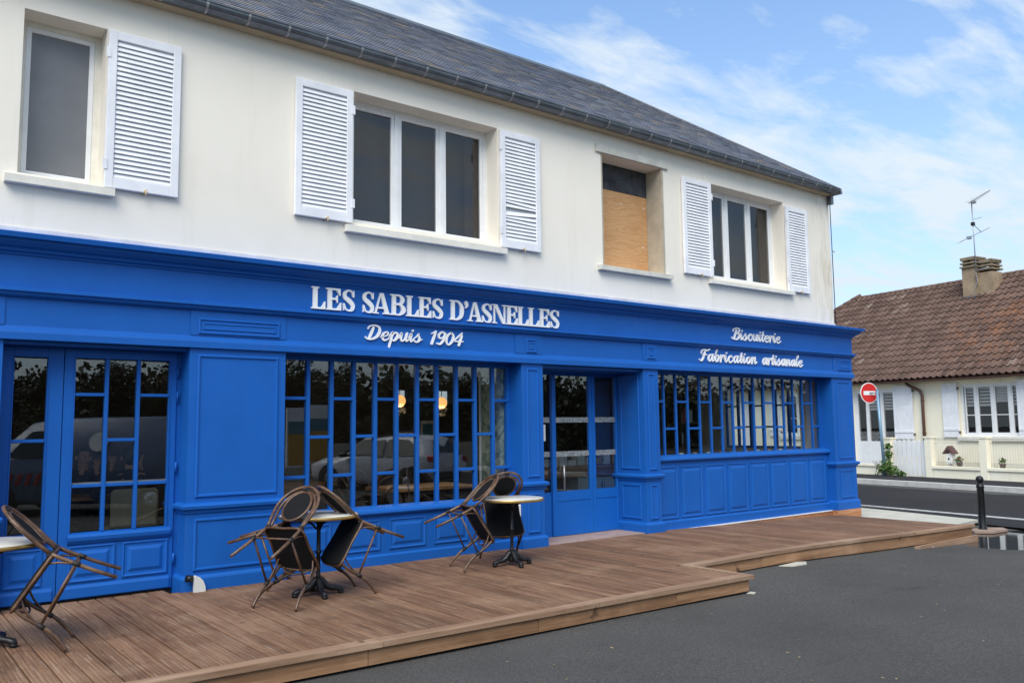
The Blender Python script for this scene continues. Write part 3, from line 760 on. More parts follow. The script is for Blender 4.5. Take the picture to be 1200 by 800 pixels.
# --- pilasters
def pilaster(x0, x1, yb, z0=ZD, pan=None, side=None):
    mb = MB(); mb.box(x0, x1, 0, yb, z0, 2.428); p = obj('pilaster', mb, bl, B)
    mb = MB(); ring(mb, x0, x1, 0, yb-.003, [(.0305, z0-.04), (.0305, .275), (.024, .29), (.012, .305), (.0, .309)]); obj('plinth', mb, bl, p)
    mb = MB(); ring(mb, x0, x1, 0, yb-.003, [(.0, .87), (.014, .878), (.02, .90), (.045, .918), (.05, .945), (.04, .958), (.014, .968), (.0, .972)]); obj('dado_moulding', mb, bl, p)
    a, b = pan or (x0+.075, x1-.075)
    bead_panel((a, b, 1.02, 2.37), 0, p); bead_panel((a, b, .345, .825), 0, p)
    if side is not None:
        fn = lambda a_, b_, d: (side[0]+side[1]*d, a_, b_)
        bead_panel((side[2], side[3], 1.03, 2.36), 0, p, fn); bead_panel((side[2], side[3], .35, .83), 0, p, fn)
    return p
pilaster(-.10, 1.0, .33)
pilaster(2.53, 3.485, .33)
pilaster(6.56, 6.905, .62, side=(6.905, 1, .09, .46))
pilaster(8.745, 9.05, .62, side=(8.745, -1, .09, .46))
pilaster(13.50, 14.16, .33, .19, (13.63, 14.06))
# --- display windows
def display(x0, x1, zs_, ztop, cols, hi, lo, mid, sillz, bw=.021, bf=.012, bb=.045):
    yf = .24
    mb = MB(); mb.box(x0, x1, yf, yf+.06, ztop-.05+.05, ztop+.07); mb.box(x0, x0+.03, yf, yf+.06, zs_, ztop); mb.box(x1-.05, x1, yf, yf+.06, zs_, ztop)
    w_ = obj('display_window', mb, bl, B)
    for c in cols[1:-1]:
        m = MB(); m.cbox(c-bw, c+bw, yf-bf, yf+bb, zs_, ztop, .004); obj('mullion', m, bl, w_)
    for i in range(len(cols)-1):
        a, b = cols[i]+bw, cols[i+1]-bw
        bars = mid if i % 2 else ((hi, lo) if lo else (hi,))
        for z in bars:
            m = MB(); m.cbox(a-.001, b+.001, yf-bf+.004, yf+bb-.003, z-.017, z+.017, .004); obj('glazing_bar', m, bl, w_)
        zz_ = [zs_]+sorted(bars)+[ztop]
        for z0, z1 in zip(zz_, zz_[1:]):
            m = MB(); hx, hz = (b-a)/2+.004, (z1-z0)/2
            rm = Matrix.Translation(((a+b)/2, yf+.022, (z0+z1)/2)) @ Matrix.Rotation(R(random.uniform(-.22, .22)), 4, 'Z') @ Matrix.Rotation(R(random.uniform(-.15, .15)), 4, 'X')
            m.box(-hx, hx, -.003, .003, -hz, hz, rm); obj('pane', m, M['glass'], w_)
    return w_
c1 = [3.50, 3.844, 4.116, 4.384, 4.651, 4.925, 5.200, 5.470, 5.748, 6.023, 6.295, 6.57]
display(3.485, 6.56, .79, 2.375, c1, 1.972, 1.148, (1.562,), .75)
c2 = [9.06]+[9.165, 9.432, 9.698, 9.963, 10.240, 10.503, 10.773, 11.046, 11.319, 11.592, 11.868, 12.143, 12.415, 12.691, 12.963, 13.242, 13.48]
display(9.05, 13.50, 1.20, 2.385, c2[1:], 1.985, None, (1.588,), 1.15, .017, .002, .036)
def stall(x0, x1, z1, sill0, sill1, plist, pz):
    mb = MB(); mb.box(x0, x1, .14, .235, ZD-.02, z1); p = obj('stall_riser', mb, bl, B)
    m = MB(); m.box(x0, x1, .118, .139, ZD-.02, .262); m.prism([(.118, .2621), (.139, .2621), (.139, .282)], x0, x1, lambda a, b, d: (d, a, b)); obj('skirting', m, bl, p)
    m = MB(); m.prism([(.24, sill0+.012), (.235, sill0), (.15, sill0-.004), (.10, sill0+.01), (.085, sill0+.03), (.09, sill0+.055), (.11, sill1-.01), (.24, sill1+.01)], x0, x1, lambda a, b, d: (d, a, b)); obj('window_ledge', m, bl, p)
    for (a, b) in plist: raised_panel((a, b, *pz), .14, p)
    return p
stall(3.485, 6.56, .70, .70, .79, [(3.60+.585*k, 3.60+.585*k+.475) for k in range(5)], (.325, .655))
stall(9.05, 13.50, 1.11, 1.11, 1.20, [(9.075+.546*k, 9.075+.546*k+.485) for k in range(8)], (.305, 1.045))
# ceiling boards of the recesses
for q in ((1.0, 2.53, .06, .30, 2.40, 2.429), (6.905, 8.745, .06, .62, 2.39, 2.429)):
    mb = MB(); mb.box(*q); obj('recess_head', mb, bl, B)
# --- glazed double door on the left
def leaf(x0, x1, glass_cols, z0g, z1g, bars, panels):
    yf = .24; mb = MB(); g0, g1 = glass_cols[0], glass_cols[-1]
    mb.cbox(x0, g0, yf, yf+.05, ZD+.012, 2.395, .003); mb.cbox(g1, x1, yf, yf+.05, ZD+.012, 2.395, .003)
    mb.box(g0, g1, yf+.0012, yf+.049, z1g, 2.394); mb.box(g0, g1, yf+.0012, yf+.049, ZD+.013, z0g)
    d = obj('door', mb, bl, B)
    for c in glass_cols[1:-1]:
        m = MB(); m.cbox(c-.017, c+.017, yf-.006, yf+.045, z0g, z1g, .004); obj('glazing_bar', m, bl, d)
    for i in range(len(glass_cols)-1):
        a = glass_cols[i]+(.017 if i else 0); b = glass_cols[i+1]-(.017 if i < len(glass_cols)-2 else 0)
        for z in bars[i]:
            m = MB(); m.cbox(a-.001, b+.001, yf-.003, yf+.042, z-.015, z+.015, .004); obj('glazing_bar', m, bl, d)
        q = [z0g]+sorted(bars[i])+[z1g]
        for z0, z1 in zip(q, q[1:]):
            m = MB(); m.box(a, b, yf+.022, yf+.028, z0+.01, z1-.01); obj('pane', m, M['glass'], d)
    m = MB(); loops(m, (g0, g1, z0g, z1g), [(-.012, -.002), (-.012, .008), (-.003, .009), (0, -.012)], lambda a, b, dd: (a, yf-dd, b), False); obj('glass_bead', m, bl, d)
    m = MB(); m.prism([(.238, .655), (.225, .66), (.205, .69), (.20, .72), (.21, .74), (.238, .75)], g0-.02, g1+.04, lambda a, b, dd: (dd, a, b)); obj('weather_bar', m, bl, d)
    for rc in panels: raised_panel(rc, yf, d)
    m = MB(); m.prism([(yf+.0, .19), (yf-.018, .195), (yf-.018, .275), (yf-.004, .30), (yf, .302)], x0+.03, x1-.03, lambda a, b, dd: (dd, a, b)); obj('kick_rail', m, bl, d)
    return d
leaf(1.005, 1.508, [1.122, 1.378], .772, 2.306, [(1.573,)], [(1.10, 1.395, .325, .645)])
d2 = leaf(1.514, 2.49, [1.605, 1.868, 2.142, 2.418], .755, 2.312, [(1.983, 1.166), (1.571, 1.166), (1.983, 1.166)], [(1.60, 1.985, .325, .642), (2.045, 2.445, .325, .642)])
m = MB(); m.box(1.605, 2.418, .262, .268, 1.182, 1.196); obj('draught_strip', m, M['steel'], d2)
for z in (2.21, 1.97, 1.3, .45): 
    m = MB(); m.tube([(2.497, .232, z-.05), (2.497, .232, z+.05)], .010, 8); obj('hinge', m, bl, d2)
mb = MB(); mb.box(2.491, 2.531, .26, .33, ZD, 2.40); mb.box(1.0, 1.004, .26, .33, ZD, 2.4); mb.box(.999, 2.531, .29, .33, 2.394, 2.4); obj('door_jamb', mb, bl, B)
# --- sliding entrance
b2 = M['blue2']; ye = .55
mb = MB(); mb.box(6.90, 8.75, ye, ye+.07, 2.346, 2.389); obj('door_head', mb, b2, B)
mb = MB(); mb.box(6.906, 7.50, ye+.012, ye+.06, ZD, .76); fx = obj('fixed_light', mb, b2, B)
m = MB(); m.box(6.905, 7.50, ye+.03, ye+.036, .76, 2.345); obj('pane', m, M['glass'], fx)
for z in (1.27, 1.73):
    m = MB(); m.box(6.91, 7.5, ye+.026, ye+.0295, z-.035, z+.035); obj('sticker_band', m, M['band'], fx)
m = MB(); m.box(7.22, 7.42, ye+.020, ye+.0235, 1.45, 1.67); obj('paper_notice', m, M['paper'], fx)
def slider(x0, g0, g1, x1, handle):
    mb = MB(); mb.cbox(x0, g0, ye-.02, ye+.03, ZD+.01, 2.345, .004); mb.cbox(g1, x1, ye-.02, ye+.03, ZD+.01, 2.345, .004)
    mb.box(g0, g1, ye-.018, ye+.028, 2.335, 2.344); mb.box(g0, g1, ye-.018, ye+.028, .64, .77); mb.box(g0, g1, ye-.010, ye+.02, ZD+.11, .64); mb.box(g0, g1, ye-.018, ye+.028, ZD+.012, ZD+.11)
    d = obj('sliding_door', mb, b2, B)
    m = MB(); m.box(g0, g1, ye+.0, ye+.006, .77, 2.335); obj('pane', m, M['glass'], d)
    for z in (1.27, 1.73):
        m = MB(); m.box(g0+.002, g1-.002, ye-.004, ye-.0005, z-.035, z+.035); obj('sticker_band', m, M['band'], d)
    if handle:
        m = MB(); m.tube([(handle, ye-.03, .79), (handle, ye-.03, 1.12)], .014, 8); obj('handle', m, M['steel'], d)
slider(7.505, 7.575, 8.19, 8.245, 7.70); slider(8.252, 8.31, 8.715, 8.742, None)
mb = MB(); mb.box(6.91, 8.74, .02, .60, .05, .1755); obj('doorstep', mb, M['thresh'], B)
# kerb board under the right-hand shopfront, with a white sealant line
mb = MB(); mb.box(9.085, 14.19, .085, .117, -.1, .135); mb.box(13.47, 14.19, -.034, .084, -.1, .148)
obj('kerb_board', mb, M['orangeboard'], B)
mb = MB(); mb.box(9.085, 13.46, .075, .116, .137, .150); obj('sealant_line', mb, M['white'], B)
# street-side window bars
mb = MB(); y = .75
mb.box(13.70, 13.76, .75, 2.45, 1.18, 1.23); mb.box(13.70, 13.76, .75, 2.45, 2.33, 2.38)
sw = obj('street_window', mb, bl, B)
k = 0
while y <= 2.46:
    m = MB(); m.box(13.705, 13.755, y-.02, y+.02, 1.2, 2.35); obj('mullion', m, bl, sw)
    if y < 2.3:
        m = MB(); z = 1.985 if k % 2 else 1.588; m.box(13.71, 13.75, y+.02, y+.263, z-.016, z+.016); obj('glazing_bar', m, bl, sw)
        m = MB(); m.box(13.728, 13.734, y+.02, y+.263, 1.22, 2.34); obj('pane', m, M['glass'], sw)
    y += .283; k += 1

# ------------------------------------------------------------------ lettering
def ribbon(mb, pts, y0, y1, fn, n=6, cap=True):
    """brush stroke: pts (x,z,width) smoothed, extruded between depths y0,y1"""
    P = catmull([(p[0], p[1], p[2]) for p in pts], n) if len(pts) > 2 else [Vector(p) for p in pts]
    m = len(P); Lf = []; Rt = []
    for i in range(m):
        t = P[min(i+1, m-1)]-P[max(i-1, 0)]; d = math.hypot(t.x, t.y) or 1; nx_, ny_ = -t.y/d, t.x/d; h = P[i].z/2
        Lf.append((P[i].x+nx_*h, P[i].y+ny_*h)); Rt.append((P[i].x-nx_*h, P[i].y-ny_*h))
    def capp(c, a, r):
        return [(c.x+r*cos(a+pi*k/4), c.y+r*sin(a+pi*k/4)) for k in (1, 2, 3)]
    t0 = P[1]-P[0]; t1 = P[-1]-P[-2]
    a0 = math.atan2(t0.y, t0.x)+pi/2; a1 = math.atan2(t1.y, t1.x)-pi/2
    vs = []; fs = []
    for i in range(m):
        vs += [fn(*Lf[i], y0), fn(*Rt[i], y0), fn(*Lf[i], y1), fn(*Rt[i], y1)]
    for i in range(m-1):
        a, b = 4*i, 4*i+4
        fs += [(a, a+1, b+1, b), (a+2, b+2, b+3, a+3), (a, b, b+2, a+2), (a+1, a+3, b+3, b+1)]
    mb.add(vs, fs)
    if cap:
        for (idx, c, ang) in ((0, P[0], a0), (m-1, P[-1], a1)):
            cp = capp(c, ang, c.z/2); e0 = Lf[0] if idx == 0 else Rt[-1]; e1 = Rt[0] if idx == 0 else Lf[-1]
            mb.prism([e0]+cp+[e1], y0, y1, fn)
    else:
        mb.add([fn(*Lf[0], y0), fn(*Rt[0], y0), fn(*Rt[0], y1), fn(*Lf[0], y1), fn(*Lf[-1], y0), fn(*Rt[-1], y0), fn(*Rt[-1], y1), fn(*Lf[-1], y1)], [(0, 1, 2, 3), (4, 7, 6, 5)])
G = {
'e': ([[(-.05,.32,.10),(.25,.42,.12),(.55,.62,.15),(.60,.88,.18),(.42,1.0,.18),(.18,.8,.27),(.12,.42,.33),(.28,.06,.28),(.52,.02,.20),(.88,.34,.10)]], .86),
'p': ([[(-.12,.45,.10),(.10,.92,.20),(.16,1.0,.26),(.15,.4,.31),(.14,-.78,.27)], [(.15,.55,.12),(.36,.98,.20),(.64,.82,.29),(.62,.25,.31),(.40,.0,.22),(.18,.14,.12)], [(.62,.2,.1),(.95,.45,.10)]], .92),
'u': ([[(-.10,.45,.10),(.10,.98,.26),(.12,.42,.31),(.26,.04,.24),(.46,.14,.15),(.62,.62,.12)], [(.62,1.0,.29),(.60,.34,.31),(.73,.03,.21),(.98,.36,.10)]], .96),
'i': ([[(-.10,.45,.10),(.10,.98,.28),(.11,.32,.31),(.24,.03,.22),(.48,.36,.10)], [(.13,1.36,.29),(.15,1.38,.29)]], .47),
's': ([[(-.10,.30,.10),(.20,.7,.12),(.34,1.05,.14),(.36,.78,.22),(.52,.45,.31),(.48,.12,.27),(.24,.0,.20),(.04,.14,.22)], [(.46,.1,.1),(.80,.36,.10)]], .76),
'c': ([[(.52,.78,.22),(.46,.98,.18),(.30,.98,.20),(.13,.7,.29),(.12,.35,.32),(.28,.04,.26),(.50,.03,.19),(.82,.36,.10)]], .80),
't': ([[(.17,1.5,.28),(.14,.42,.31),(.27,.03,.22),(.52,.34,.10)], [(-.10,.98,.15),(.46,1.02,.15)]], .52),
'r': ([[(-.10,.45,.10),(.10,1.0,.24),(.13,.55,.30),(.12,.02,.29)], [(.13,.5,.12),(.28,.86,.18),(.44,1.0,.24),(.54,.86,.22),(.5,.72,.2)], [(.5,.85,.1),(.72,.62,.10)]], .66),
'a': ([[(.58,.86,.15),(.36,1.0,.19),(.14,.74,.29),(.12,.3,.31),(.28,.03,.23),(.48,.24,.13),(.60,.7,.12)], [(.62,1.0,.29),(.60,.34,.31),(.73,.03,.21),(.98,.36,.10)]], .95),
'b': ([[(-.10,.45,.10),(.20,1.35,.11),(.24,1.76,.16),(.14,1.4,.27),(.13,.35,.31),(.30,.03,.25),(.54,.25,.29),(.55,.7,.29),(.38,.96,.2),(.20,.8,.12)], [(.5,.9,.1),(.78,.8,.1)]], .80),
'n': ([[(-.10,.45,.10),(.09,.98,.26),(.12,.42,.31),(.12,.02,.29)], [(.13,.5,.11),(.32,.93,.18),(.52,.92,.28),(.53,.34,.31),(.66,.03,.21),(.90,.36,.10)]], .89),
'o': ([[(.36,1.0,.18),(.13,.72,.29),(.12,.28,.31),(.34,.0,.22),(.58,.28,.29),(.58,.72,.29),(.36,1.0,.18),(.46,.82,.11),(.92,.78,.10)]], .82),
'l': ([[(-.10,.40,.10),(.22,1.2,.11),(.34,1.62,.14),(.24,1.78,.18),(.14,1.3,.29),(.13,.33,.31),(.26,.03,.22),(.50,.36,.10)]], .50),
'D': ([[(.36,1.42,.30),(.30,.8,.35),(.20,.08,.31)], [(-.10,1.25,.16),(-.05,1.52,.17),(.35,1.70,.19),(.85,1.5,.27),(1.02,.95,.37),(.85,.35,.33),(.40,.02,.21),(.0,.06,.18),(-.15,.25,.18)]], 1.25),
'B': ([[(.36,1.42,.30),(.30,.8,.35),(.20,.08,.31)], [(-.14,1.2,.16),(-.06,1.52,.17),(.35,1.72,.18),(.76,1.62,.25),(.82,1.28,.31),(.62,1.0,.2),(.38,.92,.14)], [(.38,.92,.14),(.78,.86,.22),(.94,.45,.36),(.66,.06,.26),(.25,.02,.20),(-.08,.10,.18),(-.16,.28,.16)]], 1.12),
'F': ([[(.44,1.42,.30),(.36,.8,.35),(.24,.2,.30),(.02,.02,.20),(-.16,.2,.18)], [(-.05,1.1,.16),(-.02,1.48,.18),(.3,1.64,.2),(.7,1.55,.24),(1.02,1.75,.18)], [(.10,.88,.14),(.70,.94,.18)]], .95),
'1': ([[(.02,1.28,.15),(.30,1.56,.22)], [(.34,1.6,.3),(.30,.8,.33),(.24,.02,.33)]], .58),
'9': ([[(.62,1.3,.28),(.38,1.6,.2),(.13,1.25,.30),(.20,.84,.26),(.44,.80,.19),(.64,1.1,.14)], [(.66,1.4,.29),(.64,.6,.33),(.42,.04,.24),(.12,.10,.22)]], .80),
'0': ([[(.40,1.6,.19),(.13,1.15,.31),(.12,.45,.32),(.38,.0,.2),(.66,.45,.32),(.67,1.15,.31),(.40,1.6,.19)]], .82),
'4': ([[(.58,1.6,.2),(.30,1.1,.18),(.02,.56,.17),(.40,.50,.18),(.84,.52,.17)], [(.62,1.25,.29),(.58,.6,.33),(.54,.02,.33)]], .86),
}
def script_word(parent, text, x0, x1, zb, xh, slant=.28, y0=.0, wt=.92):
    """brush-script word fitted between x0 and x1 on baseline zb"""
    adv = 0; pos = []
    for ch in text:
        if ch == ' ': adv += .5; continue
        pos.append((ch, adv)); adv += G[ch][1]
    sx = (x1-x0-slant*xh*.8)/(adv-.1)
    for i, (ch, a) in enumerate(pos):
        mb = MB()
        for k, st in enumerate(G[ch][0]):
            e = .0011*k+.0017*(i % 2)
            ribbon(mb, [(x0+(a+u)*sx+slant*v*xh, zb+v*xh, wt*q*xh) for u, v, q in st], y0-.018-e, y0, lambda u, v, d: (u, d, v))
        obj('letter', mb, M['letter'], parent)
sg = root('shop_sign', (5.02, -.03, 2.55), 'white brush-script letters reading Depuis 1904 under the shop name', 'sign')
script_word(sg, 'Depuis', 4.40, 5.10, 2.612, .092); script_word(sg, '1904', 5.20, 5.665, 2.602, .092)
sg = root('shop_sign', (11.3, -.03, 2.95), 'white brush-script letters reading Biscuiterie high on the blue frieze', 'sign')
script_word(sg, 'Biscuiterie', 10.74, 12.0, 2.952, .104, y0=-.020)
sg = root('shop_sign', (11.3, -.03, 2.55), 'white brush-script letters reading Fabrication artisanale above the right window', 'sign')
script_word(sg, 'Fabrication', 9.98, 11.36, 2.590, .104); script_word(sg, 'artisanale', 11.50, 12.63, 2.588, .104)
# serif capitals
def cap_letter(mb, ch, x0, x1, z0, z1, y):
    W, Hh = x1-x0, z1-z0; fn = lambda u, v, d: (x0+u*W, d, z0+v*Hh)
    st = min(.38, .050/W); hb = .115; k = [0]
    def rect(a, b, c, d_):
        k[0] += 1; mb.prism([(a, c), (b, c), (b, d_), (a, d_)], y-.020-.0009*k[0], y, fn)
    def poly(p):
        k[0] += 1; mb.prism(p, y-.020-.0009*k[0], y, fn)
    def rib(p):
        k[0] += 1
        q = MB(); ribbon(q, [(x0+a*W, z0+b*Hh, c) for a, b, c in p], y-.020-.0009*k[0], y, lambda u, v, d: (u, d, v)); mb.add(q.v, q.f)
    if ch in 'LEDBN' and ch != 'N':
        rect(.10, .10+st, 0, 1); rect(.0, .20+st, 0, hb*.62); rect(.0, .20+st, 1-hb*.62, 1)
    if ch == 'L': rect(.1, .98, 0, hb*.75); poly([(.98, 0), (.98, .36), (.93, .36), (.70, hb*.7), (.70, 0)])
    if ch == 'E':
        rect(.1, .97, 0, hb*.75); rect(.1, .92, 1-hb*.75, 1); rect(.3, .70, .47, .56)
        poly([(.97, 0), (.97, .36), (.92, .36), (.70, hb*.7), (.70, 0)]); poly([(.92, 1), (.92, .68), (.87, .68), (.66, 1-hb*.7), (.66, 1)]); poly([(.74, .34), (.74, .69), (.70, .69), (.62, .56), (.62, .47), (.70, .34)])
    if ch == 'D': rib([(.2, .95, .020), (.55, .95, .024), (.82, .74, .042), (.86, .48, .050), (.80, .22, .042), (.52, .05, .024), (.2, .05, .020)])
    if ch == 'B':
        rib([(.2, .955, .018), (.6, .95, .024), (.80, .76, .048), (.62, .55, .024), (.2, .535, .018)]); rib([(.2, .535, .018), (.62, .53, .024), (.86, .28, .055), (.62, .05, .024), (.2, .045, .018)])
    if ch == 'S':
        rib([(.84, .70, .016), (.74, .90, .018), (.48, .962, .020), (.20, .84, .036), (.22, .64, .046), (.54, .48, .052), (.80, .30, .046), (.76, .10, .034), (.50, .038, .020), (.26, .10, .018), (.13, .32, .016)])
        rect(.84, .92, .66, .97); rect(.06, .14, .03, .36)
    if ch == 'A':
        poly([(.40, 1), (.60, 1), (1-.06, 0), (.92-st*1.0, 0)]); poly([(.40, 1), (.48, 1), (.19, 0), (.10, 0)]); rect(.26, .70, .25, .33); rect(-.02, .32, 0, hb*.55); rect(.56, 1.02, 0, hb*.55)
    if ch == 'N':
        rect(.12, .20, 0, 1); rect(.82, .90, 0, 1); poly([(.10, 1), (.12+st, 1), (.90, 0), (.90-st*.9, 0)]); rect(0, .32, 0, hb*.55); rect(0, .24, 1-hb*.55, 1); rect(.70, 1.02, 1-hb*.55, 1)
    if ch == "'":
        rib([(.45, .92, .05), (.55, .82, .045), (.50, .72, .022), (.30, .66, .010)])
import itertools
sg = root('shop_sign', (5.4, -.03, 2.88), "large white raised serif capitals reading LES SABLES D'ASNELLES", 'sign')
SP = [('L', 88, 145), ('E', 148, 211), ('S', 215, 268), ('S', 297, 348), ('A', 341, 414), ('B', 414, 476), ('L', 479, 531), ('E', 530, 583), ('S', 586, 633), ('D', 659, 717), ("'", 714, 742), ('A', 734, 793), ('S', 791, 835), ('N', 834, 894), ('E', 893, 940), ('L', 940, 985), ('L', 984, 1030), ('E', 1029, 1072), ('S', 1073, 1113)]
def px2x(u):     # horizontal position on the frieze face, from the survey of the sign
    px = 340+u/3.529; py = 350+(px-365)*.084
    d = rv*((px-600)/990.9)-uv*((py-400)/990.9)+fw; k = (8.17-.03)/d.y
    return d.x*k
for ch, a, b in SP:
    mb = MB(); cap_letter(mb, ch, px2x(a), px2x(b), 2.895, 3.128, -.020); obj('letter', mb, M['letter'], sg)

# ------------------------------------------------------------------ timber terrace
T = root('timber_terrace', (4, -1.3, 0), 'low weathered timber terrace with boards running away from the blue shopfront', 'terrace')
def dz(x): return ZD-.105*smooth((x-8.2)/6.2)*1.0 if x > 8.2 else ZD
def front(x): return -2.685-.0262*(x-2.17)
BW = .1465; x = -5.2
def board(x0, x1, y0a, y0b, y1, z0, z1, jit):
    mb = MB(); th = .026; c = .004
    vs = []
    for (xx, yy0, z) in ((x0, y0a, z0), (x1, y0b, z1)):
        s_ = c if xx == x0 else -c
        for yy in (yy0, y1):
            vs += [(xx, yy, z-th+jit), (xx, yy, z-c+jit), (xx+s_, yy, z+jit)]
    # order: left-front(0..2) left-back(3..5) right-front(6..8) right-back(9..11)
    mb.add(vs, [(2, 5, 11, 8), (1, 4, 5, 2), (7, 8, 11, 10), (0, 3, 4, 1), (6, 7, 10, 9), (0, 1, 2, 8, 7, 6), (3, 9, 10, 11, 5, 4), (0, 6, 9, 3)])
    return mb
while x < 13.5:
    x1 = x+BW-.010
    lim = 7.06
    yb = 0.012
    if 6.95 < x < 8.68: yb = .015
    f0, f1 = (front(x), front(x1)) if x1 < lim+.02 else (-2.04, -2.04)
    if 2.5 < x < 3.5: yb = -.034
    elif 1.0 < x1 < 2.53: yb = .20
    elif 6.53 < x1 and x < 6.94: yb = -.034
    elif 8.7 < x < 9.09: yb = -.034
    elif x >= 9.09: yb = .08 if x1 < 13.46 else -.04
    elif 3.5 <= x < 6.53: yb = .115
    cut = random.uniform(-2.1, -.7) if random.random() < .45 else None
    if cut is None: obj('deck_board', board(x, x1, f0+.005, f1+.005, yb, dz(x), dz(x1), random.uniform(-.002, .002)), M['deck'], T)
    else:
        obj('deck_board', board(x, x1, f0+.005, f1+.005, cut-.004, dz(x), dz(x1), random.uniform(-.002, .002)), M['deck'], T)
        obj('deck_board', board(x, x1, cut, cut, yb, dz(x), dz(x1), random.uniform(-.002, .002)), M['deck'], T)
    x += BW
# bearers below close the dark void
mb = MB()
for yy in (-2.45, -1.75, -1.0, -.3): mb.box(-5.2, 6.9, yy, yy+.05, -.02, .135)
obj('bearer', mb, M['fascia'], T)
# nosing boards and fascia of the deep part
def skew_box(x0, x1, off0, off1, z0, z1, c=.004):
    mb = MB(); vs = []
    for z in (z0, z1):
        for o in (off0, off1):
            for xx in (x0, x1): vs.append((xx, front(xx)+o, z))
    mb.add(vs, [(0, 2, 3, 1), (4, 5, 7, 6), (0, 1, 5, 4), (2, 6, 7, 3), (0, 4, 6, 2), (1, 3, 7, 5)]); return mb
cuts = [-5.2, -2.1, .9, 3.02, 5.05, 7.105]
for a, b in zip(cuts, cuts[1:]): obj('nosing_board', skew_box(a+.002, b-.002, -.125, .0, ZD-.034, ZD+.003), M['nosing'], T)
cuts = [-5.2, -1.4, 1.35, 2.92, 4.42, 6.02, 7.05]
for a, b in zip(cuts, cuts[1:]): obj('fascia_board', skew_box(a+.003, b-.003, -.098, -.072, .022, ZD-.0355), M['fascia'], T)
mb = MB(); mb.box(7.058, 7.084, front(7.06)-.07, -2.10, .02, ZD-.036); obj('fascia_board', mb, M['fascia'], T)
mb = MB(); mb.box(7.035, 7.105, front(7.06)+.002, -2.045, ZD-.033, ZD+.002); obj('nosing_board', mb, M['nosing'], T)
# shallow part on the right, sinking to the ground
def sbox(x0, x1, y0, y1, dz0, dz1, base=None):
    mb = MB(); vs = []; n_ = 10; fs = []
    for i in range(n_+1):
        xx = x0+(x1-x0)*i/n_; zt = dz(xx)+dz1; zb = (dz(xx)+dz0) if base is None else base(xx)
        vs += [(xx, y0, zb), (xx, y1, zb), (xx, y1, zt), (xx, y0, zt)]
    for i in range(n_):
        for q in range(4): fs.append((i*4+q, i*4+(q+1) % 4, i*4+4+(q+1) % 4, i*4+4+q))
    fs += [(3, 2, 1, 0), (n_*4, n_*4+1, n_*4+2, n_*4+3)]
    return mb.add(vs, fs)
for a, b in ((7.105, 9.7), (9.7, 11.9), (11.9, 13.72)): obj('nosing_board', sbox(a+.002, b-.002, -2.155, -2.035, -.034, .003), M['nosing'], T)
for a, b in ((7.09, 8.35), (8.35, 10.3), (10.3, 12.2), (12.2, 13.66)):
    obj('fascia_board', sbox(a+.003, b-.003, -2.135, -2.108, 0, -.0355, lambda x_: max(gz(x_, -2.1)+.014, dz(x_)-.19)), M['fascia'], T)
mb = MB(); mb.box(11.6, 13.4, -2.20, -2.16, -.135, -.045, Matrix.Rotation(R(-.6), 4, 'Z')); obj('fascia_board', mb, M['nosing'], T, label='loose pale plank lying against the low deck edge')

# ------------------------------------------------------------------ bistro tables and tilted chairs
def make_table():
    t = root('bistro_table', (0, 0, 0), '', 'table', 'bistro tables on the terrace', (0, 0, 0))
    mb = MB(); mb.lathe([(.0, .685), (.335, .685), (.345, .692), (.345, .706), (.338, .712), (0, .712)], 48); obj('table_top', mb, M['marble'], t)
    mb = MB(); mb.lathe([(.3455, .683), (.352, .684), (.354, .690), (.354, .705), (.351, .7105), (.3455, .711), (.3455, .683)], 48); obj('brass_rim', mb, M['brass'], t)
    mb = MB(); mb.lathe([(.022, .13), (.03, .15), (.022, .17), (.018, .20), (.018, .36), (.026, .37), (.026, .385), (.018, .395), (.018, .62), (.03, .64), (.055, .668), (.06, .684)], 16); obj('column', mb, M['iron'], t)
    for k in range(4):
        a = pi/2*k+pi/4; c, s_ = cos(a), sin(a); r3 = lambda r_, z: (c*r_, s_*r_, z)
        mb = MB(); mb.tube([r3(.0, .155), r3(.035, .125), r3(.075, .075), r3(.125, .052), r3(.17, .048), r3(.205, .034), r3(.222, .018)], [.026, .032, .030, .024, .022, .028, .018], 10)
        mb.lathe([(.016, 0), (.026, .006), (.026, .022), (.014, .034)], 12, r3(.208, 0)); obj('foot', mb, M['iron'], t)
    mb = MB(); mb.lathe([(.0, .03), (.036, .035), (.046, .07), (.034, .105), (.042, .12), (.03, .14)], 16); obj('base_hub', mb, M['iron'], t)
    for k in range(3):
        a = 2*pi/3*k; mb = MB(); mb.tube([(cos(a)*.02, sin(a)*.02, .58), (cos(a)*.06, sin(a)*.06, .63), (cos(a)*.17, sin(a)*.17, .682)], .010, 6); obj('bracket', mb, M['iron'], t)
    return t
tb = make_table()
tabs = [((.83, -1.15), 0.1), ((3.40, -.99), .62), ((5.70, -.87), .6)]
TL = ['pale round bistro table cut off by the left edge of the picture', 'pale round bistro table between the chairs before the big blue panel', 'pale round bistro table standing beside the glass entrance']
for i, ((x, y), a) in enumerate(tabs):
    o = tb if i == 0 else copy_tree(tb)
    o.location = (x, y, ZD+.002); o.rotation_euler = (0, 0, a); o['label'] = TL[i]
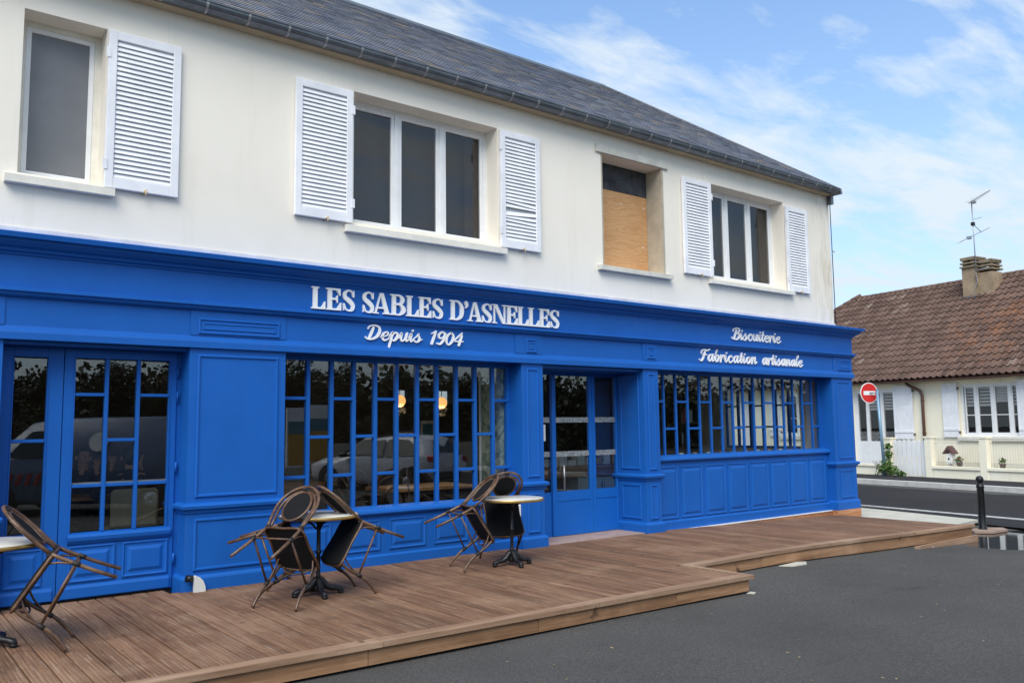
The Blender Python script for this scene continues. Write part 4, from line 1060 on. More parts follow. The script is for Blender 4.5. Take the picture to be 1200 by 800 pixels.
def make_chair():
    c = root('bistro_chair', (0, 0, 0), '', 'chair', 'tilted bistro chairs on the terrace', (0, 0, 0))
    bm_, fb, wr = M['bamboo'], M['fabric'], M['wrap']
    # local frame: x width, y forward, z up
    by = lambda z: -.205-.10*(max(0, z-.42)/.48)**1.1
    # outer loop of the back, carried down into the rear legs
    arch = []
    for k in range(0, 25):
        a = pi*k/24; arch.append((.205*cos(a), 0, .665+.225*sin(a)))
    pl_ = [(.172, 0, .44), (.186, 0, .52), (.20, 0, .60)]+arch+[(-.20, 0, .60), (-.186, 0, .52), (-.172, 0, .44)]
    mb = MB(); mb.tube([(x_, by(z), z) for x_, _, z in pl_], .0135, 8); obj('back_frame', mb, bm_, c)
    arch = [(.172*cos(pi*k/20), 0, .66+.19*sin(pi*k/20)) for k in range(21)]
    pl_ = [(.150, 0, .44), (.158, 0, .55)]+arch+[(-.158, 0, .55), (-.150, 0, .44)]
    mb = MB(); mb.tube([(x_, by(z)+.010, z) for x_, _, z in pl_], .0115, 8); obj('inner_loop', mb, bm_, c)
    ov = [(.128*cos(2*pi*k/28), .685+.152*sin(2*pi*k/28)) for k in range(28)]
    mb = MB(); mb.tube([(x_, by(z)+.006, z) for x_, z in ov], .011, 8, True); obj('back_ring', mb, bm_, c)
    mb = MB(); vs = []
    for d in (-.004, .004): vs += [(x_*.97, by(z)+.006+d, .685+(z-.685)*.97) for x_, z in ov]
    mb.add(vs, [tuple(range(28)), tuple(reversed(range(28, 56)))]+[(i, (i+1) % 28, 28+(i+1) % 28, 28+i) for i in range(28)]); obj('back_panel', mb, fb, c)
    for (x_, z) in ((0, .858), (.166, .46), (-.166, .46)):
        mb = MB(); mb.cbox(x_-.022, x_+.022, by(z)-.016, by(z)+.024, z-.014, z+.014, .004); obj('binding', mb, wr, c)
    for s_ in (-1, 1):
        mb = MB(); mb.tube([(s_*.170, by(.46), .47), (s_*.178, -.215, .40), (s_*.188, -.245, .20), (s_*.198, -.285, .0)], [.0145, .0145, .014, .013], 8); obj('leg', mb, bm_, c)
        mb = MB(); mb.tube(catmull([(s_*.185, .190, .435), (s_*.196, .205, .34), (s_*.202, .205, .20), (s_*.207, .225, .09), (s_*.215, .262, .0)], 4), .0135, 8); obj('leg', mb, bm_, c)
        mb = MB(); mb.tube(catmull([(s_*.175, .12, .435), (s_*.190, .165, .37), (s_*.199, .205, .26)], 5), .008, 6); mb.tube(catmull([(s_*.175, -.14, .435), (s_*.182, -.19, .37), (s_*.186, -.235, .27)], 5), .008, 6)
        mb.tube([(s_*.186, -.232, .28), (s_*.203, .205, .23)], .010, 6); obj('brace', mb, bm_, c)
        for p, q in (((.199, .205, .25), (.20, .206, .20)), ((.186, -.232, .30), (.187, -.240, .25))):
            mb = MB(); mb.tube([(s_*p[0], p[1], p[2]), (s_*q[0], q[1], q[2])], .018, 8); obj('binding', mb, wr, c)
    mb = MB(); mb.tube(catmull([(-.15, .205, .425), (-.1, .20, .37), (0, .205, .345), (.1, .20, .37), (.15, .205, .425)], 4), .008, 6); mb.tube([(-.186, -.23, .29), (.186, -.23, .29)], .009, 6); obj('brace', mb, bm_, c)
    # seat: trapezoid, rounded front, padded
    out_ = catmull([(-.185, -.20), (-.195, .0), (-.210, .17), (-.17, .225), (0, .238), (.17, .225), (.210, .17), (.195, 0), (.185, -.20), (0, -.215)] and [Vector((a, b, 0)) for a, b in [(-.180, -.205), (-.192, -.02), (-.207, .15), (-.18, .215), (0, .235), (.18, .215), (.207, .15), (.192, -.02), (.180, -.205), (0, -.215)]], 4, True)
    n_ = len(out_); vs = []
    for (k, z) in ((.97, .432), (1.0, .438), (1.0, .452), (.96, .460), (.6, .463)): vs += [(p.x*k, p.y*k, z) for p in out_]
    fs = [(r_*n_+i, r_*n_+(i+1) % n_, (r_+1)*n_+(i+1) % n_, (r_+1)*n_+i) for r_ in range(4) for i in range(n_)]+[tuple(reversed(range(n_))), tuple(range(4*n_, 5*n_))]
    mb = MB(); mb.add(vs, fs); obj('seat', mb, fb, c)
    mb = MB(); mb.tube([(p.x*1.0, p.y*1.0, .436) for p in out_], .0115, 6, True); obj('seat_frame', mb, bm_, c)
    return c
ch0 = make_chair()
TH = R(58)
CHS = [  # feet mid-point x,y, forward x,y, tilt, label
 ((1.31, -1.46), (-.957, .29), 57, 'tilted bistro chair leaning on the table at the far left'),
 ((2.845, -1.336), (.868, .497), 57, 'tilted bistro chair with its oval back turned to the camera, left of the middle table'),
 ((3.83, -1.07), (-1, .04), 58, 'tilted bistro chair leaning from the right on the middle table'),
 ((2.99, -.70), (.82, -.57), 63, 'tilted bistro chair mostly hidden behind the oval backed one at the middle table'),
 ((5.09, -.71), (.968, -.25), 58, 'tilted bistro chair leaning from the left on the table by the entrance'),
 ((5.90, -.36), (-.37, -.93), 56, 'tilted bistro chair behind the table by the entrance, its black seat facing out'),
]
from mathutils import Euler
allc = [ch0]+[copy_tree(ch0) for _ in CHS[1:]]
for o, ((x, y), (fx_, fy_), th, lb) in zip(allc, CHS):
    yw = math.atan2(-fx_, fy_); th = R(th)
    # front feet (0,.262,0) are the pivot on the boards
    rotm = Matrix.Rotation(yw, 4, 'Z') @ Matrix.Rotation(-th, 4, 'X')
    p = rotm @ Vector((0, .262, 0))
    o.rotation_euler = rotm.to_euler(); o.location = Vector((x, y, ZD+.012))-p; o['label'] = lb
# small things on the terrace
d = root('door_stop', (2.585, -.10, ZD), 'small pale fin-shaped door stop with black knob at the foot of the panel', 'door stop')
mb = MB(); mb.prism([(0, 0), (.105, 0), (.10, .05), (.08, .10), (.045, .135), (.012, .15), (0, .14)], -.115, -.075, lambda a, b, q: (2.59+a, q, ZD+b+.001)); obj('fin', mb, M['plastic'], d)
mb = MB(); mb.tube([(2.54, -.055, ZD+.125), (2.575, -.10, ZD+.125)], [.034, .030], 12); obj('knob', mb, M['black'], d)
mb = MB(); mb.cbox(6.50, 6.555, .03, .10, .55, .70, .006); mb.cbox(6.492, 6.50, .04, .09, .575, .675, .002)
obj('outdoor_socket', mb, M['white'], top=('white outdoor socket on the pilaster side behind the chair', 'socket'))

# ------------------------------------------------------------------ cottage across the street
CT = root('cottage', tuple(H(0, -4, 0)), 'low cream cottage with brown tiled roof and white shutters across the street', 'house')
SL, SR, DEP = -11.2, 9.0, 8.0
EZ, RZc = 2.93, 6.50
def hwall(holes):
    t = MB(); holed_wall(t, [SL, SR], [-.15, 2.98], holes, 0, .28); mb = MB()
    mb.add([H(x, -y, z) for x, y, z in t.v], t.f); return mb
wins = [(-.60, 1.20), (4.2, 6.0)]
holes = [(a, b, 1.20, 2.74) for a, b in wins]+[(-4.42, -2.80, .10, 2.74), (-7.6, -6.2, 1.20, 2.74), (-9.9, -9.2, .05, 2.6)]
obj('wall', hwall(holes), M['cream'], CT)
mb = MB()
for (s0, s1, o0, o1) in ((SL, SL+.28, -DEP, -.281), (SR-.28, SR, -DEP, -.281), (SL+.281, SR-.281, -DEP, -DEP+.28)): hbox(mb, s0, s1, o0, o1, -.15, 2.98)
obj('wall', mb, M['cream'], CT)
mb = MB(); hbox(mb, SL+.3, SR-.3, -2.2, -2.1, 0, 2.97); obj('inner_wall', mb, M['dark'], CT)
mb = MB(); hbox(mb, SL+.29, SR-.29, -7.6, -.29, 2.88, 2.93); obj('ceiling', mb, M['dark'], CT)
def hloops(mb, rect, lps, off, fill=False): return loops(mb, rect, lps, lambda a, b, d: H(a, off+d, b), fill)
def cottage_window(s0, s1, z0, z1, cols, midz, blind=0):
    mb = MB(); hloops(mb, (s0, s1, z0, z1), [(0, -.2), (0, -.04), (.07, -.04), (.07, -.14)], 0)
    for c in cols[1:-1]: hbox(mb, c-.035, c+.035, -.13, -.035, z0+.05, z1-.05)
    w_ = obj('window', mb, M['white'], CT)
    for a, b in zip(cols, cols[1:]):
        m = MB(); hloops(m, (a+.037, b-.037, z0+.071, z1-.071), [(0, -.10), (0, -.05), (.035, -.05), (.035, -.10)], 0); obj('sash', m, M['white'], w_)
        if midz:
            m = MB(); hbox(m, a+.07, b-.07, -.085, -.055, midz-.012, midz+.012); obj('glazing_bar', m, M['white'], w_)
        m = MB(); hbox(m, a+.07, b-.07, -.079, -.073, z0+.1, z1-.1); obj('pane', m, M['glasshouse'], w_)
        zb = z1-.10; 
        sl_ = MB(); k = 0
        while k < blind:
            hbox(sl_, a+.06, b-.06, -.125, -.120, zb-.072, zb-.004); zb -= .098 if (a+b) < .8 or (a+b) > 1.6 else .077; k += 1
        if blind: obj('blind', sl_, M['white'], w_)
    return w_
cottage_window(-.60, 1.20, 1.20, 2.74, [-.53, -.14, .36, .87, 1.13], 1.82, 6)
cottage_window(4.2, 6.0, 1.20, 2.74, [4.27, 4.7, 5.1, 5.5, 5.93], 1.82, 6)
cottage_window(-7.6, -6.2, 1.20, 2.74, [-7.53, -6.9, -6.27], 1.82, 3)
for (a, b) in wins+[(-7.6, -6.2)]:
    mb = MB(); hbox(mb, a-.12, b+.12, -.05, .07, 1.06, 1.195); obj('window_sill', mb, M['sillw'], CT)
def board_shutter(s0, s1, z0, z1, off=.03, louv=False):
    mb = MB(); n = max(2, round((s1-s0)/.11)); w_ = (s1-s0)/n
    for k in range(n): hbox(mb, s0+k*w_+.002, s0+(k+1)*w_-.002, off, off+.028, z0, z1)
    hbox(mb, s0, s1, off-.012, off-.001, z0+.02, z1-.02)
    for z in (z0+.2, z1-.25): hbox(mb, s0+.01, s1-.01, off+.0285, off+.045, z, z+.07)
    sh = obj('shutter', mb, M['shutter'], CT)
    if louv:
        m = MB()
        for k in range(5): hbox(m, s0+.1, s1-.1, off+.029, off+.040, z1-.26-.07*k-.05, z1-.26-.07*k-.012)
        obj('louvre', m, M['shutter'], sh)
    for z in (z0+.12, z1-.2):
        m = MB(); hbox(m, s1-.01, s1+.04, off, off+.04, z, z+.06); obj('hinge', m, M['brown'], sh)
for (a, b) in wins:
    board_shutter(a-.56, a-.06, 1.17, 2.80); board_shutter(b-.09, b+.41, 1.17, 2.80)
board_shutter(-8.2, -7.65, 1.17, 2.80); board_shutter(-6.15, -5.6, 1.17, 2.80)
board_shutter(-2.85, -2.16, 1.10, 2.80, .04, True)
# french doors with blind, lace and solid lower panels
mb = MB(); hloops(mb, (-4.42, -2.80, .10, 2.74), [(0, -.2), (0, -.03), (.08, -.03), (.08, -.14)], 0)
cols = [-4.34, -3.92, -3.36, -2.88]
fd = obj('french_door', mb, M['white'], CT)
for k, (a, b) in enumerate(zip(cols, cols[1:])):
    m = MB(); hloops(m, (a, b, .18, 2.66), [(0, -.12), (0, -.045), (.06, -.045), (.06, -.12)], 0)
    hbox(m, a+.06, b-.06, -.11, -.05, .24, 1.02); obj('door_leaf', m, M['white'], fd)
    m = MB(); hbox(m, a+.06, b-.06, -.083, -.077, 1.02, 2.60); obj('pane', m, M['glasshouse'], fd)
    m = MB(); hbox(m, a+.06, b-.06, -.118, -.114, 1.02, 1.34); obj('lace', m, M['lace'], fd)
    if k:
        m = MB(); zb = 2.60
        while zb > 2.02: hbox(m, a+.06, b-.06, -.118, -.114, zb-.068, zb); zb -= .098
        obj('blind', m, M['white'], fd)
mb = MB(); hbox(mb, -9.9, -9.2, -.12, -.06, .05, 2.6); obj('door', mb, M['white'], CT)
mb = MB(); pth = [(-2.22, .24, 2.86), (-2.22, .16, 2.80), (-2.02, .12, 2.70), (-1.86, .09, 2.60), (-1.80, .08, 2.45), (-1.80, .08, 0.0)]
mb.tube([H(*p) for p in pth], .048, 10); obj('downpipe', mb, M['brown'], CT)
mb = MB()
for z in (2.3, 1.3, .5): mb.tube([H(-1.80, .08, z-.02), H(-1.80, .08, z+.02)], .058, 10)
obj('pipe_clip', mb, M['brown'], CT)
# roof: sarking, pantiles, ridge tiles, gutter
OV = .34
def RP(s, t, h=0):    # t: 0 at the eave .. 1 at the ridge, h above the plane
    o = OV-(4+OV)*t; z = EZ+.03+(RZc-EZ)*t
    return H(s, o-.0, z)+Vector((0, 0, h*.77))+NV*(h*.64)
SRL = -7.08
mb = MB()
def RB(s, t): return H(s, -8-OV+(4+OV)*t, EZ+.03+(RZc-EZ)*t)
e = [RP(SL-.4, 0, -.03), RP(SR+.3, 0, -.03), RP(SR+.3, 1, -.03), RP(SRL, 1, -.03), RB(SL-.4, 0), RB(SR+.3, 0)]
mb.add(e, [(0, 1, 2, 3), (4, 3, 2, 5), (0, 3, 4), (1, 5, 2)]); rfc = obj('roof', mb, M['tile'], CT, recalc=False)
slope = math.hypot(4+OV, RZc-EZ); rowsN = 17; tw = .212
tiles = []
for r_ in range(rowsN):
    t0 = r_/rowsN; t1 = (r_+1.25)/rowsN; t1 = min(t1, 1.0)
    smin = (SL-.4)+(SRL-SL+.4)*t0
    s = SL-.4+(tw/2 if 0 else 0)
    while s < SR+.3-tw:
        if s >= smin-.05: tiles.append((s, t0, t1))
        s += tw
prof = [(0, .012), (.16, .006), (.34, .004), (.50, .016), (.66, .045), (.80, .050), (.92, .036), (1.0, .016)]
def tile_mesh(mb, s, t0, t1, tn, jz=0):
    vs = []; m = len(prof)
    for (u, h) in prof: vs.append(RP(s+u*tw*1.03, t0-.004, h*1.25+.046+jz))
    for (u, h) in prof: vs.append(RP(s+u*tw*1.03, t1, h*1.25+.004))
    for (u, h) in prof: vs.append(RP(s+u*tw*1.03, t0-.004, h*1.25+.004+jz))
    fs = [(i, i+1, m+i+1, m+i) for i in range(m-1)]+[(2*m+i, 2*m+i+1, i+1, i) for i in range(m-1)]
    mb.add(vs, fs, False, tn)
camp = Vector((0, -8.17, 1.65))
tiles.sort(key=lambda q: (RP(q[0], q[1])-camp).length if q[0] < 3.3 else 1e3+q[0])
def tint_tile():
    r_ = random.random(); return .97+random.random()*.03 if random.random() < .015 else r_*.93
for k, q in enumerate(tiles[:300]):
    m = MB(); tile_mesh(m, *q, tint_tile(), random.uniform(0, .007)); obj('roof_tile', m, M['tile'], rfc, recalc=False)
m = MB()
for q in tiles[300:]: tile_mesh(m, *q, tint_tile(), random.uniform(0, .007))
obj('roof_tiles', m, M['tile'], rfc, kind='stuff', recalc=False)
s = SRL-.1
while s < SR:
    m = MB(); vs = []
    for ss_, rr in ((s, .125), (s+.36, .110)):
        for k in range(9):
            a = pi*k/8; vs.append(H(ss_, -4+rr*cos(a), RZc+.0+rr*sin(a)*.75))
    fs = [(i, i+1, 9+i+1, 9+i) for i in range(8)]+[tuple(range(9))]
    m.add(vs, fs, False, random.random()); obj('ridge_tile', m, M['tile'], rfc); s += .345
for k in range(22):          # hip tiles
    t = k/22; p = RP(SL-.4, 0, .05).lerp(RP(SRL, 1, .05), t); q = RP(SL-.4, 0, .05).lerp(RP(SRL, 1, .05), t+.055)
    m = MB(); m.tube([p, q], [.11, .095], 8); 
    for i in range(len(m.tint)): m.tint[i] = random.choice((.4, .6))+.01
    obj('hip_tile', m, M['tile'], rfc)
mb = MB(); g0, g1 = SL-.3, SR+.2
gp = [(.40+.06*cos(a), EZ-.005+.06*sin(a)) for a in [pi+pi*k/8 for k in range(9)]]+[(.40+.052*cos(a), EZ-.005+.052*sin(a)) for a in [2*pi-pi*k/8 for k in range(9)]]
mb.prism(gp, g0, g1, lambda a, b, d: H(d, a-.01, b)); obj('gutter', mb, M['brown'], CT)
mb = MB(); hbox(mb, SL-.3, SR+.2, .02, .33, EZ-.05, EZ-.02); obj('soffit', mb, M['cream'], CT)
# chimney: rendered stack astride the ridge with two capped flues
mb = MB(); cs0, cs1 = -2.20, -1.20
hbox(mb, cs0, cs0+.50, -3.55, -3.0, 5.2, 6.78); hbox(mb, cs0+.501, cs1, -3.62, -3.06, 5.4, 6.55)
chm = obj('chimney', mb, simple('sooty chimney render', srgb(150, 130, 106), .9, var=.3, scale=3, bump=.4), rfc)
mb = MB(); hbox(mb, cs0-.03, cs0+.58, -3.58, -2.97, 5.55, 5.80); obj('chimney_flashing', mb, M['zinc'], rfc)
for (a, b, zt, o0, o1) in ((cs0+.02, cs0+.48, 6.78, -3.57, -2.98), (cs0+.60, cs1-.03, 6.62, -3.62, -3.08)):
    m = MB()
    for k in range(3): hbox(m, a-.05+.02*k, b+.05-.02*k, o0-.05, o1+.05, zt+.12*k, zt+.055+.12*k)
    for k in range(2):
        for (u, v) in ((a+.02, a+.16), (b-.16, b-.02)): hbox(m, u, v, o0+.03, o0+.16, zt+.056+.12*k, zt+.119+.12*k); hbox(m, u, v, o1-.16, o1-.03, zt+.056+.12*k, zt+.119+.12*k)
    hbox(m, a-.03, b+.03, o0-.03, o1+.03, zt+.296, zt+.35)
    obj('chimney_cap', m, M['stone'] if 0 else simple('lichened concrete', srgb(132, 118, 96), .9, var=.3, scale=6, bump=.4) if 'lc' not in M else M['lc'], rfc)
# television aerial lashed to the chimney
an = root('tv_aerial', tuple(H(-1.66, -2.95, 6.4)), 'thin television aerial on a tall mast above the cottage chimney', 'aerial')
mast = MB(); mast.tube([H(-1.66, -2.94, 6.1), H(-1.66, -2.94, 8.98)], .018, 8); obj('mast', mast, M['signback'], an)
bm1 = MB(); b0, b1 = H(-1.74, -2.9, 8.92), H(-.62, -2.3, 9.02); bm1.tube([b0, b1], .012, 6)
for k in range(14):
    p = b0.lerp(b1, .06+.065*k); q = Vector((b1-b0).normalized().cross(Vector((0, 0, 1)))); l_ = .16-.006*k; bm1.tube([p-q*l_, p+q*l_], .004, 4)
hb = H(-1.62, -2.9, 8.92); bm1.tube([hb+Vector((0, 0, -.10)), hb+Vector((0, 0, .18))], .006, 5); bm1.box(hb.x-.05, hb.x+.05, hb.y-.12, hb.y+.02, hb.z-.04, hb.z+.04)
obj('boom', bm1, M['signback'], an)
bm2 = MB(); b0, b1 = H(-2.26, -3.1, 7.72), H(-1.06, -2.8, 7.92); bm2.tube([b0, b1], .010, 6)
for k in range(6):
    p = b0.lerp(b1, .05+.17*k); bm2.tube([p+Vector((-.12, -.2, .02)), p+Vector((.12, .2, -.02))], .005, 4)
p = b0.lerp(b1, .33); bm2.box(p.x-.06, p.x+.06, p.y-.06, p.y+.06, p.z-.05, p.z+.04); obj('lower_boom', bm2, M['signback'], an)
bm3 = MB(); p = H(-1.66, -2.94, 8.2); bm3.tube([p, p+Vector((-.02, -.25, -.32))], .010, 5); bm3.box(p.x-.05, p.x+.05, p.y-.05, p.y+.05, p.z-.05, p.z+.06); bm3.tube([p+Vector((0, 0, .15)), p+Vector((.1, -.25, .2))], .006, 5); obj('amplifier', bm3, M['black'], an)
bm4 = MB(); bm4.tube([H(-1.66, -2.92, 6.62), H(-1.2, -2.9, 6.66)], .02, 6); bm4.tube(catmull([H(-1.66, -2.9, 6.6), H(-1.60, -2.85, 6.2), H(-1.8, -2.7, 5.75)], 4), .008, 5); obj('bracket', bm4, M['signback'], an)
# garden wall with coping, piers and wire
GW = root('garden_wall', tuple(H(3, 1.2, 0)), 'low cream garden wall with square piers and wire mesh before the cottage', 'wall')
mb = MB(); hbox(mb, -.84, 8.9, .92, 1.15, -.2, .27); obj('wall', mb, M['cream'], GW)
for (a, b) in ((-.83, .60), (.83, 3.05), (3.29, 5.6), (5.84, 8.9)):
    m = MB(); hbox(m, a, b, .89, 1.19, .272, .345); obj('coping', m, M['cream'], GW)
for sx in (-.96, .715, 3.17, 5.72):
    m = MB(); hbox(m, sx-.10, sx+.10, .90, 1.17, -.1, 1.16); hbox(m, sx-.12, sx+.12, .88, 1.19, 1.161, 1.21); obj('pier', m, M['cream'], GW)
for (a, b) in ((-.83, .60), (.83, 3.05), (3.29, 5.6), (5.84, 8.9)):
    m = MB(); s = a+.03
    while s < b:
        m.tube([H(s, 1.03, .36), H(s, 1.03, 1.17)], .0022, 3); s += .075
    for z in (.37, .47, 1.02, 1.15): m.tube([H(a, 1.033, z), H(b, 1.033, z)], .003, 3)
    s = a
    while s < b-.1:      # woven border along the foot and the top
        for (z0, z1) in ((.37, .47), (1.08, 1.15)): m.tube([H(s, 1.028, z0), H(s+.075, 1.028, z1)], .004, 3); m.tube([H(s+.075, 1.024, z0), H(s, 1.024, z1)], .004, 3)
        s += .075
    obj('wire_mesh', m, M['signback'], GW)
LW = root('garden_wall', tuple(H(-3.4, 1.2, 0)), 'short stretch of cream garden wall left of the picket gate', 'wall')
mb = MB(); hbox(mb, -7.5, -2.46, .92, 1.15, -.2, .27); obj('wall', mb, M['cream'], LW)
mb = MB(); hbox(mb, -7.5, -2.46, .89, 1.19, .272, .335); obj('coping', mb, M['cream'], LW)
mb = MB(); hbox(mb, -2.46, -2.22, .90, 1.17, -.1, 1.12); hbox(mb, -2.48, -2.20, .88, 1.19, 1.121, 1.17); obj('pier', mb, M['cream'], LW)
# picket gate
PG = root('picket_gate', tuple(H(-1.6, 1.1, 0)), 'white painted picket gate in the cottage garden wall', 'gate')
for k in range(7):
    s0 = -2.19+.160*k; m = MB(); w_ = .122; zt = 1.12-.03*abs(3-k)/3
    pts_ = [(s0, .02), (s0+w_, .02), (s0+w_, zt-.04), (s0+w_/2, zt), (s0, zt-.04)]
    m.prism(pts_, 1.06, 1.085, lambda a, b, d: H(a, d, b)); obj('picket', m, M['white'], PG)
for z in (.22, .86): 
    m = MB(); hbox(m, -2.19, -1.08, 1.025, 1.058, z, z+.09); obj('rail', m, M['white'], PG)
m = MB(); hbox(m, -2.19, -1.09, 1.028, 1.055, .62, 1.02); obj('backing_board', m, M['white'], PG)
# garden ornaments behind the mesh
bh = root('bird_house', tuple(H(-.56, .72, .0)), 'small white bird house with striped red roof inside the garden wall', 'ornament')
m = MB(); hbox(m, -.66, -.46, .62, .80, .42, .70); hbox(m, -.60, -.52, .68, .74, 0, .42); obj('body', m, M['white'], bh)
m = MB(); m.prism([(-.74, .70), (-.56, .93), (-.38, .70), (-.44, .69), (-.56, .84), (-.68, .69)], .58, .84, lambda a, b, d: H(a, d, b)); obj('roof', m, simple('faded red shingle', srgb(92, 62, 60), .7, var=.35, scale=30), bh)
m = MB(); hbox(m, -.585, -.535, .801, .806, .52, .58); obj('hole', m, M['dark'], bh)
def leafclump(mb, c, rad, n, size, tone=(0, 1)):
    for _ in range(n):
        d = Vector((random.gauss(0, 1), random.gauss(0, 1), random.gauss(0, 1))).normalized()*(random.random()**.4)
        p = Vector(c)+Vector((d.x*rad[0], d.y*rad[1], d.z*rad[2])); a = Vector((random.gauss(0, 1), random.gauss(0, 1), random.gauss(0, .6))).normalized(); b = a.orthogonal().normalized()
        q = Matrix.Rotation(random.uniform(0, 6.28), 3, a) @ b; sz = size*random.uniform(.6, 1.3)
        mb.add([p, p+a*sz*.5+q*sz*.32, p+a*sz, p+a*sz*.5-q*sz*.32], [(0, 1, 2, 3)], False, min(1, max(.02, tone[0]+(tone[1]-tone[0])*random.random())))
def pot(s, o, lab, col):
    r_ = root('flower_pot', tuple(H(s, o, .2)), lab, 'plant'); c = H(s, o, 0)
    m = MB(); m.lathe([(.05, .28), (.085, .44), (.09, .46), (.06, .46)], 10, c); m.lathe([(.04, 0), (.04, .28)], 6, c); obj('pot', m, M['brown'], r_)
    m = MB(); leafclump(m, c+Vector((0, 0, .53)), (.10, .10, .09), 60, .07); obj('leaves', m, M['bush'], r_, recalc=False)
    if col:
        m = MB(); leafclump(m, c+Vector((0, 0, .53)), (.10, .10, .08), 16, .045); obj('petals', m, col, r_, recalc=False)
pot(-.30, .70, 'small potted plant with red flowers next to the bird house', M['tail']); pot(.98, .72, 'small potted plant just right of the garden wall pier', M['tail'])
# bush at the gate
bu = root('bush', tuple(H(-2.35, 1.35, 0)), 'leafy green bush growing at the foot of the picket gate', 'bush')
m = MB(); 
for k in range(5): m.tube([H(-2.35, 1.35, 0), H(-2.35+random.uniform(-.3, .3), 1.35+random.uniform(-.1, .15), .45)], [.014, .006], 5)
obj('stem', m, M['bark'], bu)
m = MB()
for (s, o, z, r_, t_) in ((-2.42, 1.38, .16, .20, (.0, .6)), (-2.15, 1.42, .22, .25, (.25, 1)), (-1.92, 1.40, .13, .20, (.1, .8)), (-2.28, 1.33, .42, .18, (.3, 1)), (-1.74, 1.38, .08, .12, (.2, .9)), (-2.22, 1.30, .9, .10, (.2, .8)), (-2.24, 1.28, .66, .13, (.2, .8))):
    leafclump(m, H(s, o, z), (r_, r_, r_*.8), 260 if r_ > .2 else 80, .085, t_)
obj('leaves', m, M['bush'], bu, recalc=False)
# no-entry sign
ns = root('no_entry_sign', tuple(H(-2.52, 1.5, 0)), 'round red no entry sign with white bar on a leaning pale blue post', 'sign')
pb_, pt_ = H(-2.27, 1.42, -.02), H(-2.39, 1.42, 2.66)
m = MB(); m.tube([pb_, pt_], .045, 12); m.lathe([(.05, 0), (.05, .02)], 12, pt_-Vector((0, 0, .01))); obj('post', m, M['postblue'], ns)
cS = H(-2.62, 1.50, 2.555); nS = Vector((-.36, -.93, 0)).normalized(); uS = Vector((-nS.y, nS.x, 0)); rS = .325
dS = lambda a, b, d: cS+uS*a+Vector((0, 0, b))+nS*d
circ = lambda r_, n_=40: [(r_*cos(2*pi*k/n_), r_*sin(2*pi*k/n_)) for k in range(n_)]
m = MB(); m.prism(circ(rS), -.012, .004, dS); obj('disc_rim', m, M['white'], ns)
m = MB(); m.prism(circ(rS-.026), .0042, .008, dS); obj('disc', m, M['red'], ns)
m = MB(); m.prism([(-.215, -.062), (.215, -.062), (.215, .062), (-.215, .062)], .0082, .012, dS); obj('bar', m, M['white'], ns)
m = MB(); m.prism(circ(rS-.01), -.020, -.0125, dS); m.tube([cS-nS*.03, H(-2.385, 1.42, 2.555)], .02, 6); obj('backplate', m, M['signback'], ns)
# bollard
bo = root('bollard', (14.50, -1.93, -.10), 'black cast bollard with ball top beside the puddle', 'bollard')
m = MB(); m.lathe([(.068, -.12), (.068, .02), (.057, .04), (.054, .66), (.059, .665), (.059, .70), (.051, .705), (.048, .74)], 20, (14.50, -1.93, -.09)); obj('shaft', m, M['black'], bo)
m = MB(); m.lathe([(.03, .735)]+[(.060*sin(a), .795-.060*cos(a)) for a in [pi*(.15+.85*k/8) for k in range(9)]], 20, (14.50, -1.93, -.09)); obj('ball', m, M['black'], bo)
m = MB(); m.prism([(14.15, -1.95), (14.3, -2.16), (14.75, -2.2), (14.95, -2.05), (14.7, -1.8), (14.3, -1.78)], -.12, -.085, lambda a, b, d: (a, b, d)); obj('footing', m, simple('cracked bollard footing', srgb(150, 128, 112), .9, var=.2), bo)
# litter and mortar patches on the asphalt
for pts_, lb in (([(8.62, -2.17), (9.02, -2.14), (9.12, -2.20), (8.98, -2.30), (8.72, -2.29)], 'pale mortar patch squeezed out under the shallow deck near its corner'), ([(11.9, -2.22), (12.25, -2.21), (12.28, -2.30), (11.98, -2.33)], 'pale mortar patch under the sinking end of the deck'), ([(7.02, -2.90), (7.12, -2.87), (7.13, -2.93), (7.06, -2.96)], 'small crumbled mortar lump at the corner of the deep deck')):
    m = MB(); zz_ = gz(*pts_[0]); m.prism(pts_, zz_-.03, zz_+.006, lambda a, b, d: (a, b, d)); obj('mortar_patch', m, M['concrete'], top=(lb, 'mortar'))
leaf_ = MB()
for k in range(70):
    x = random.uniform(3.5, 13); y = random.uniform(-5.5, -2.95); z = gz(x, y)+.006; a = random.uniform(0, 6.28); s_ = random.uniform(.008, .024)
    leaf_.add([(x, y, z), (x+s_*cos(a), y+s_*sin(a), z+.004), (x+s_*1.6*cos(a+.5), y+s_*1.6*sin(a+.5), z+.003), (x+s_*cos(a+1), y+s_*sin(a+1), z+.002)], [(0, 1, 2, 3)])
obj('litter', leaf_, simple('dry bits', (.30, .22, .12), .9, var=.5, scale=3), kind='stuff', recalc=False)

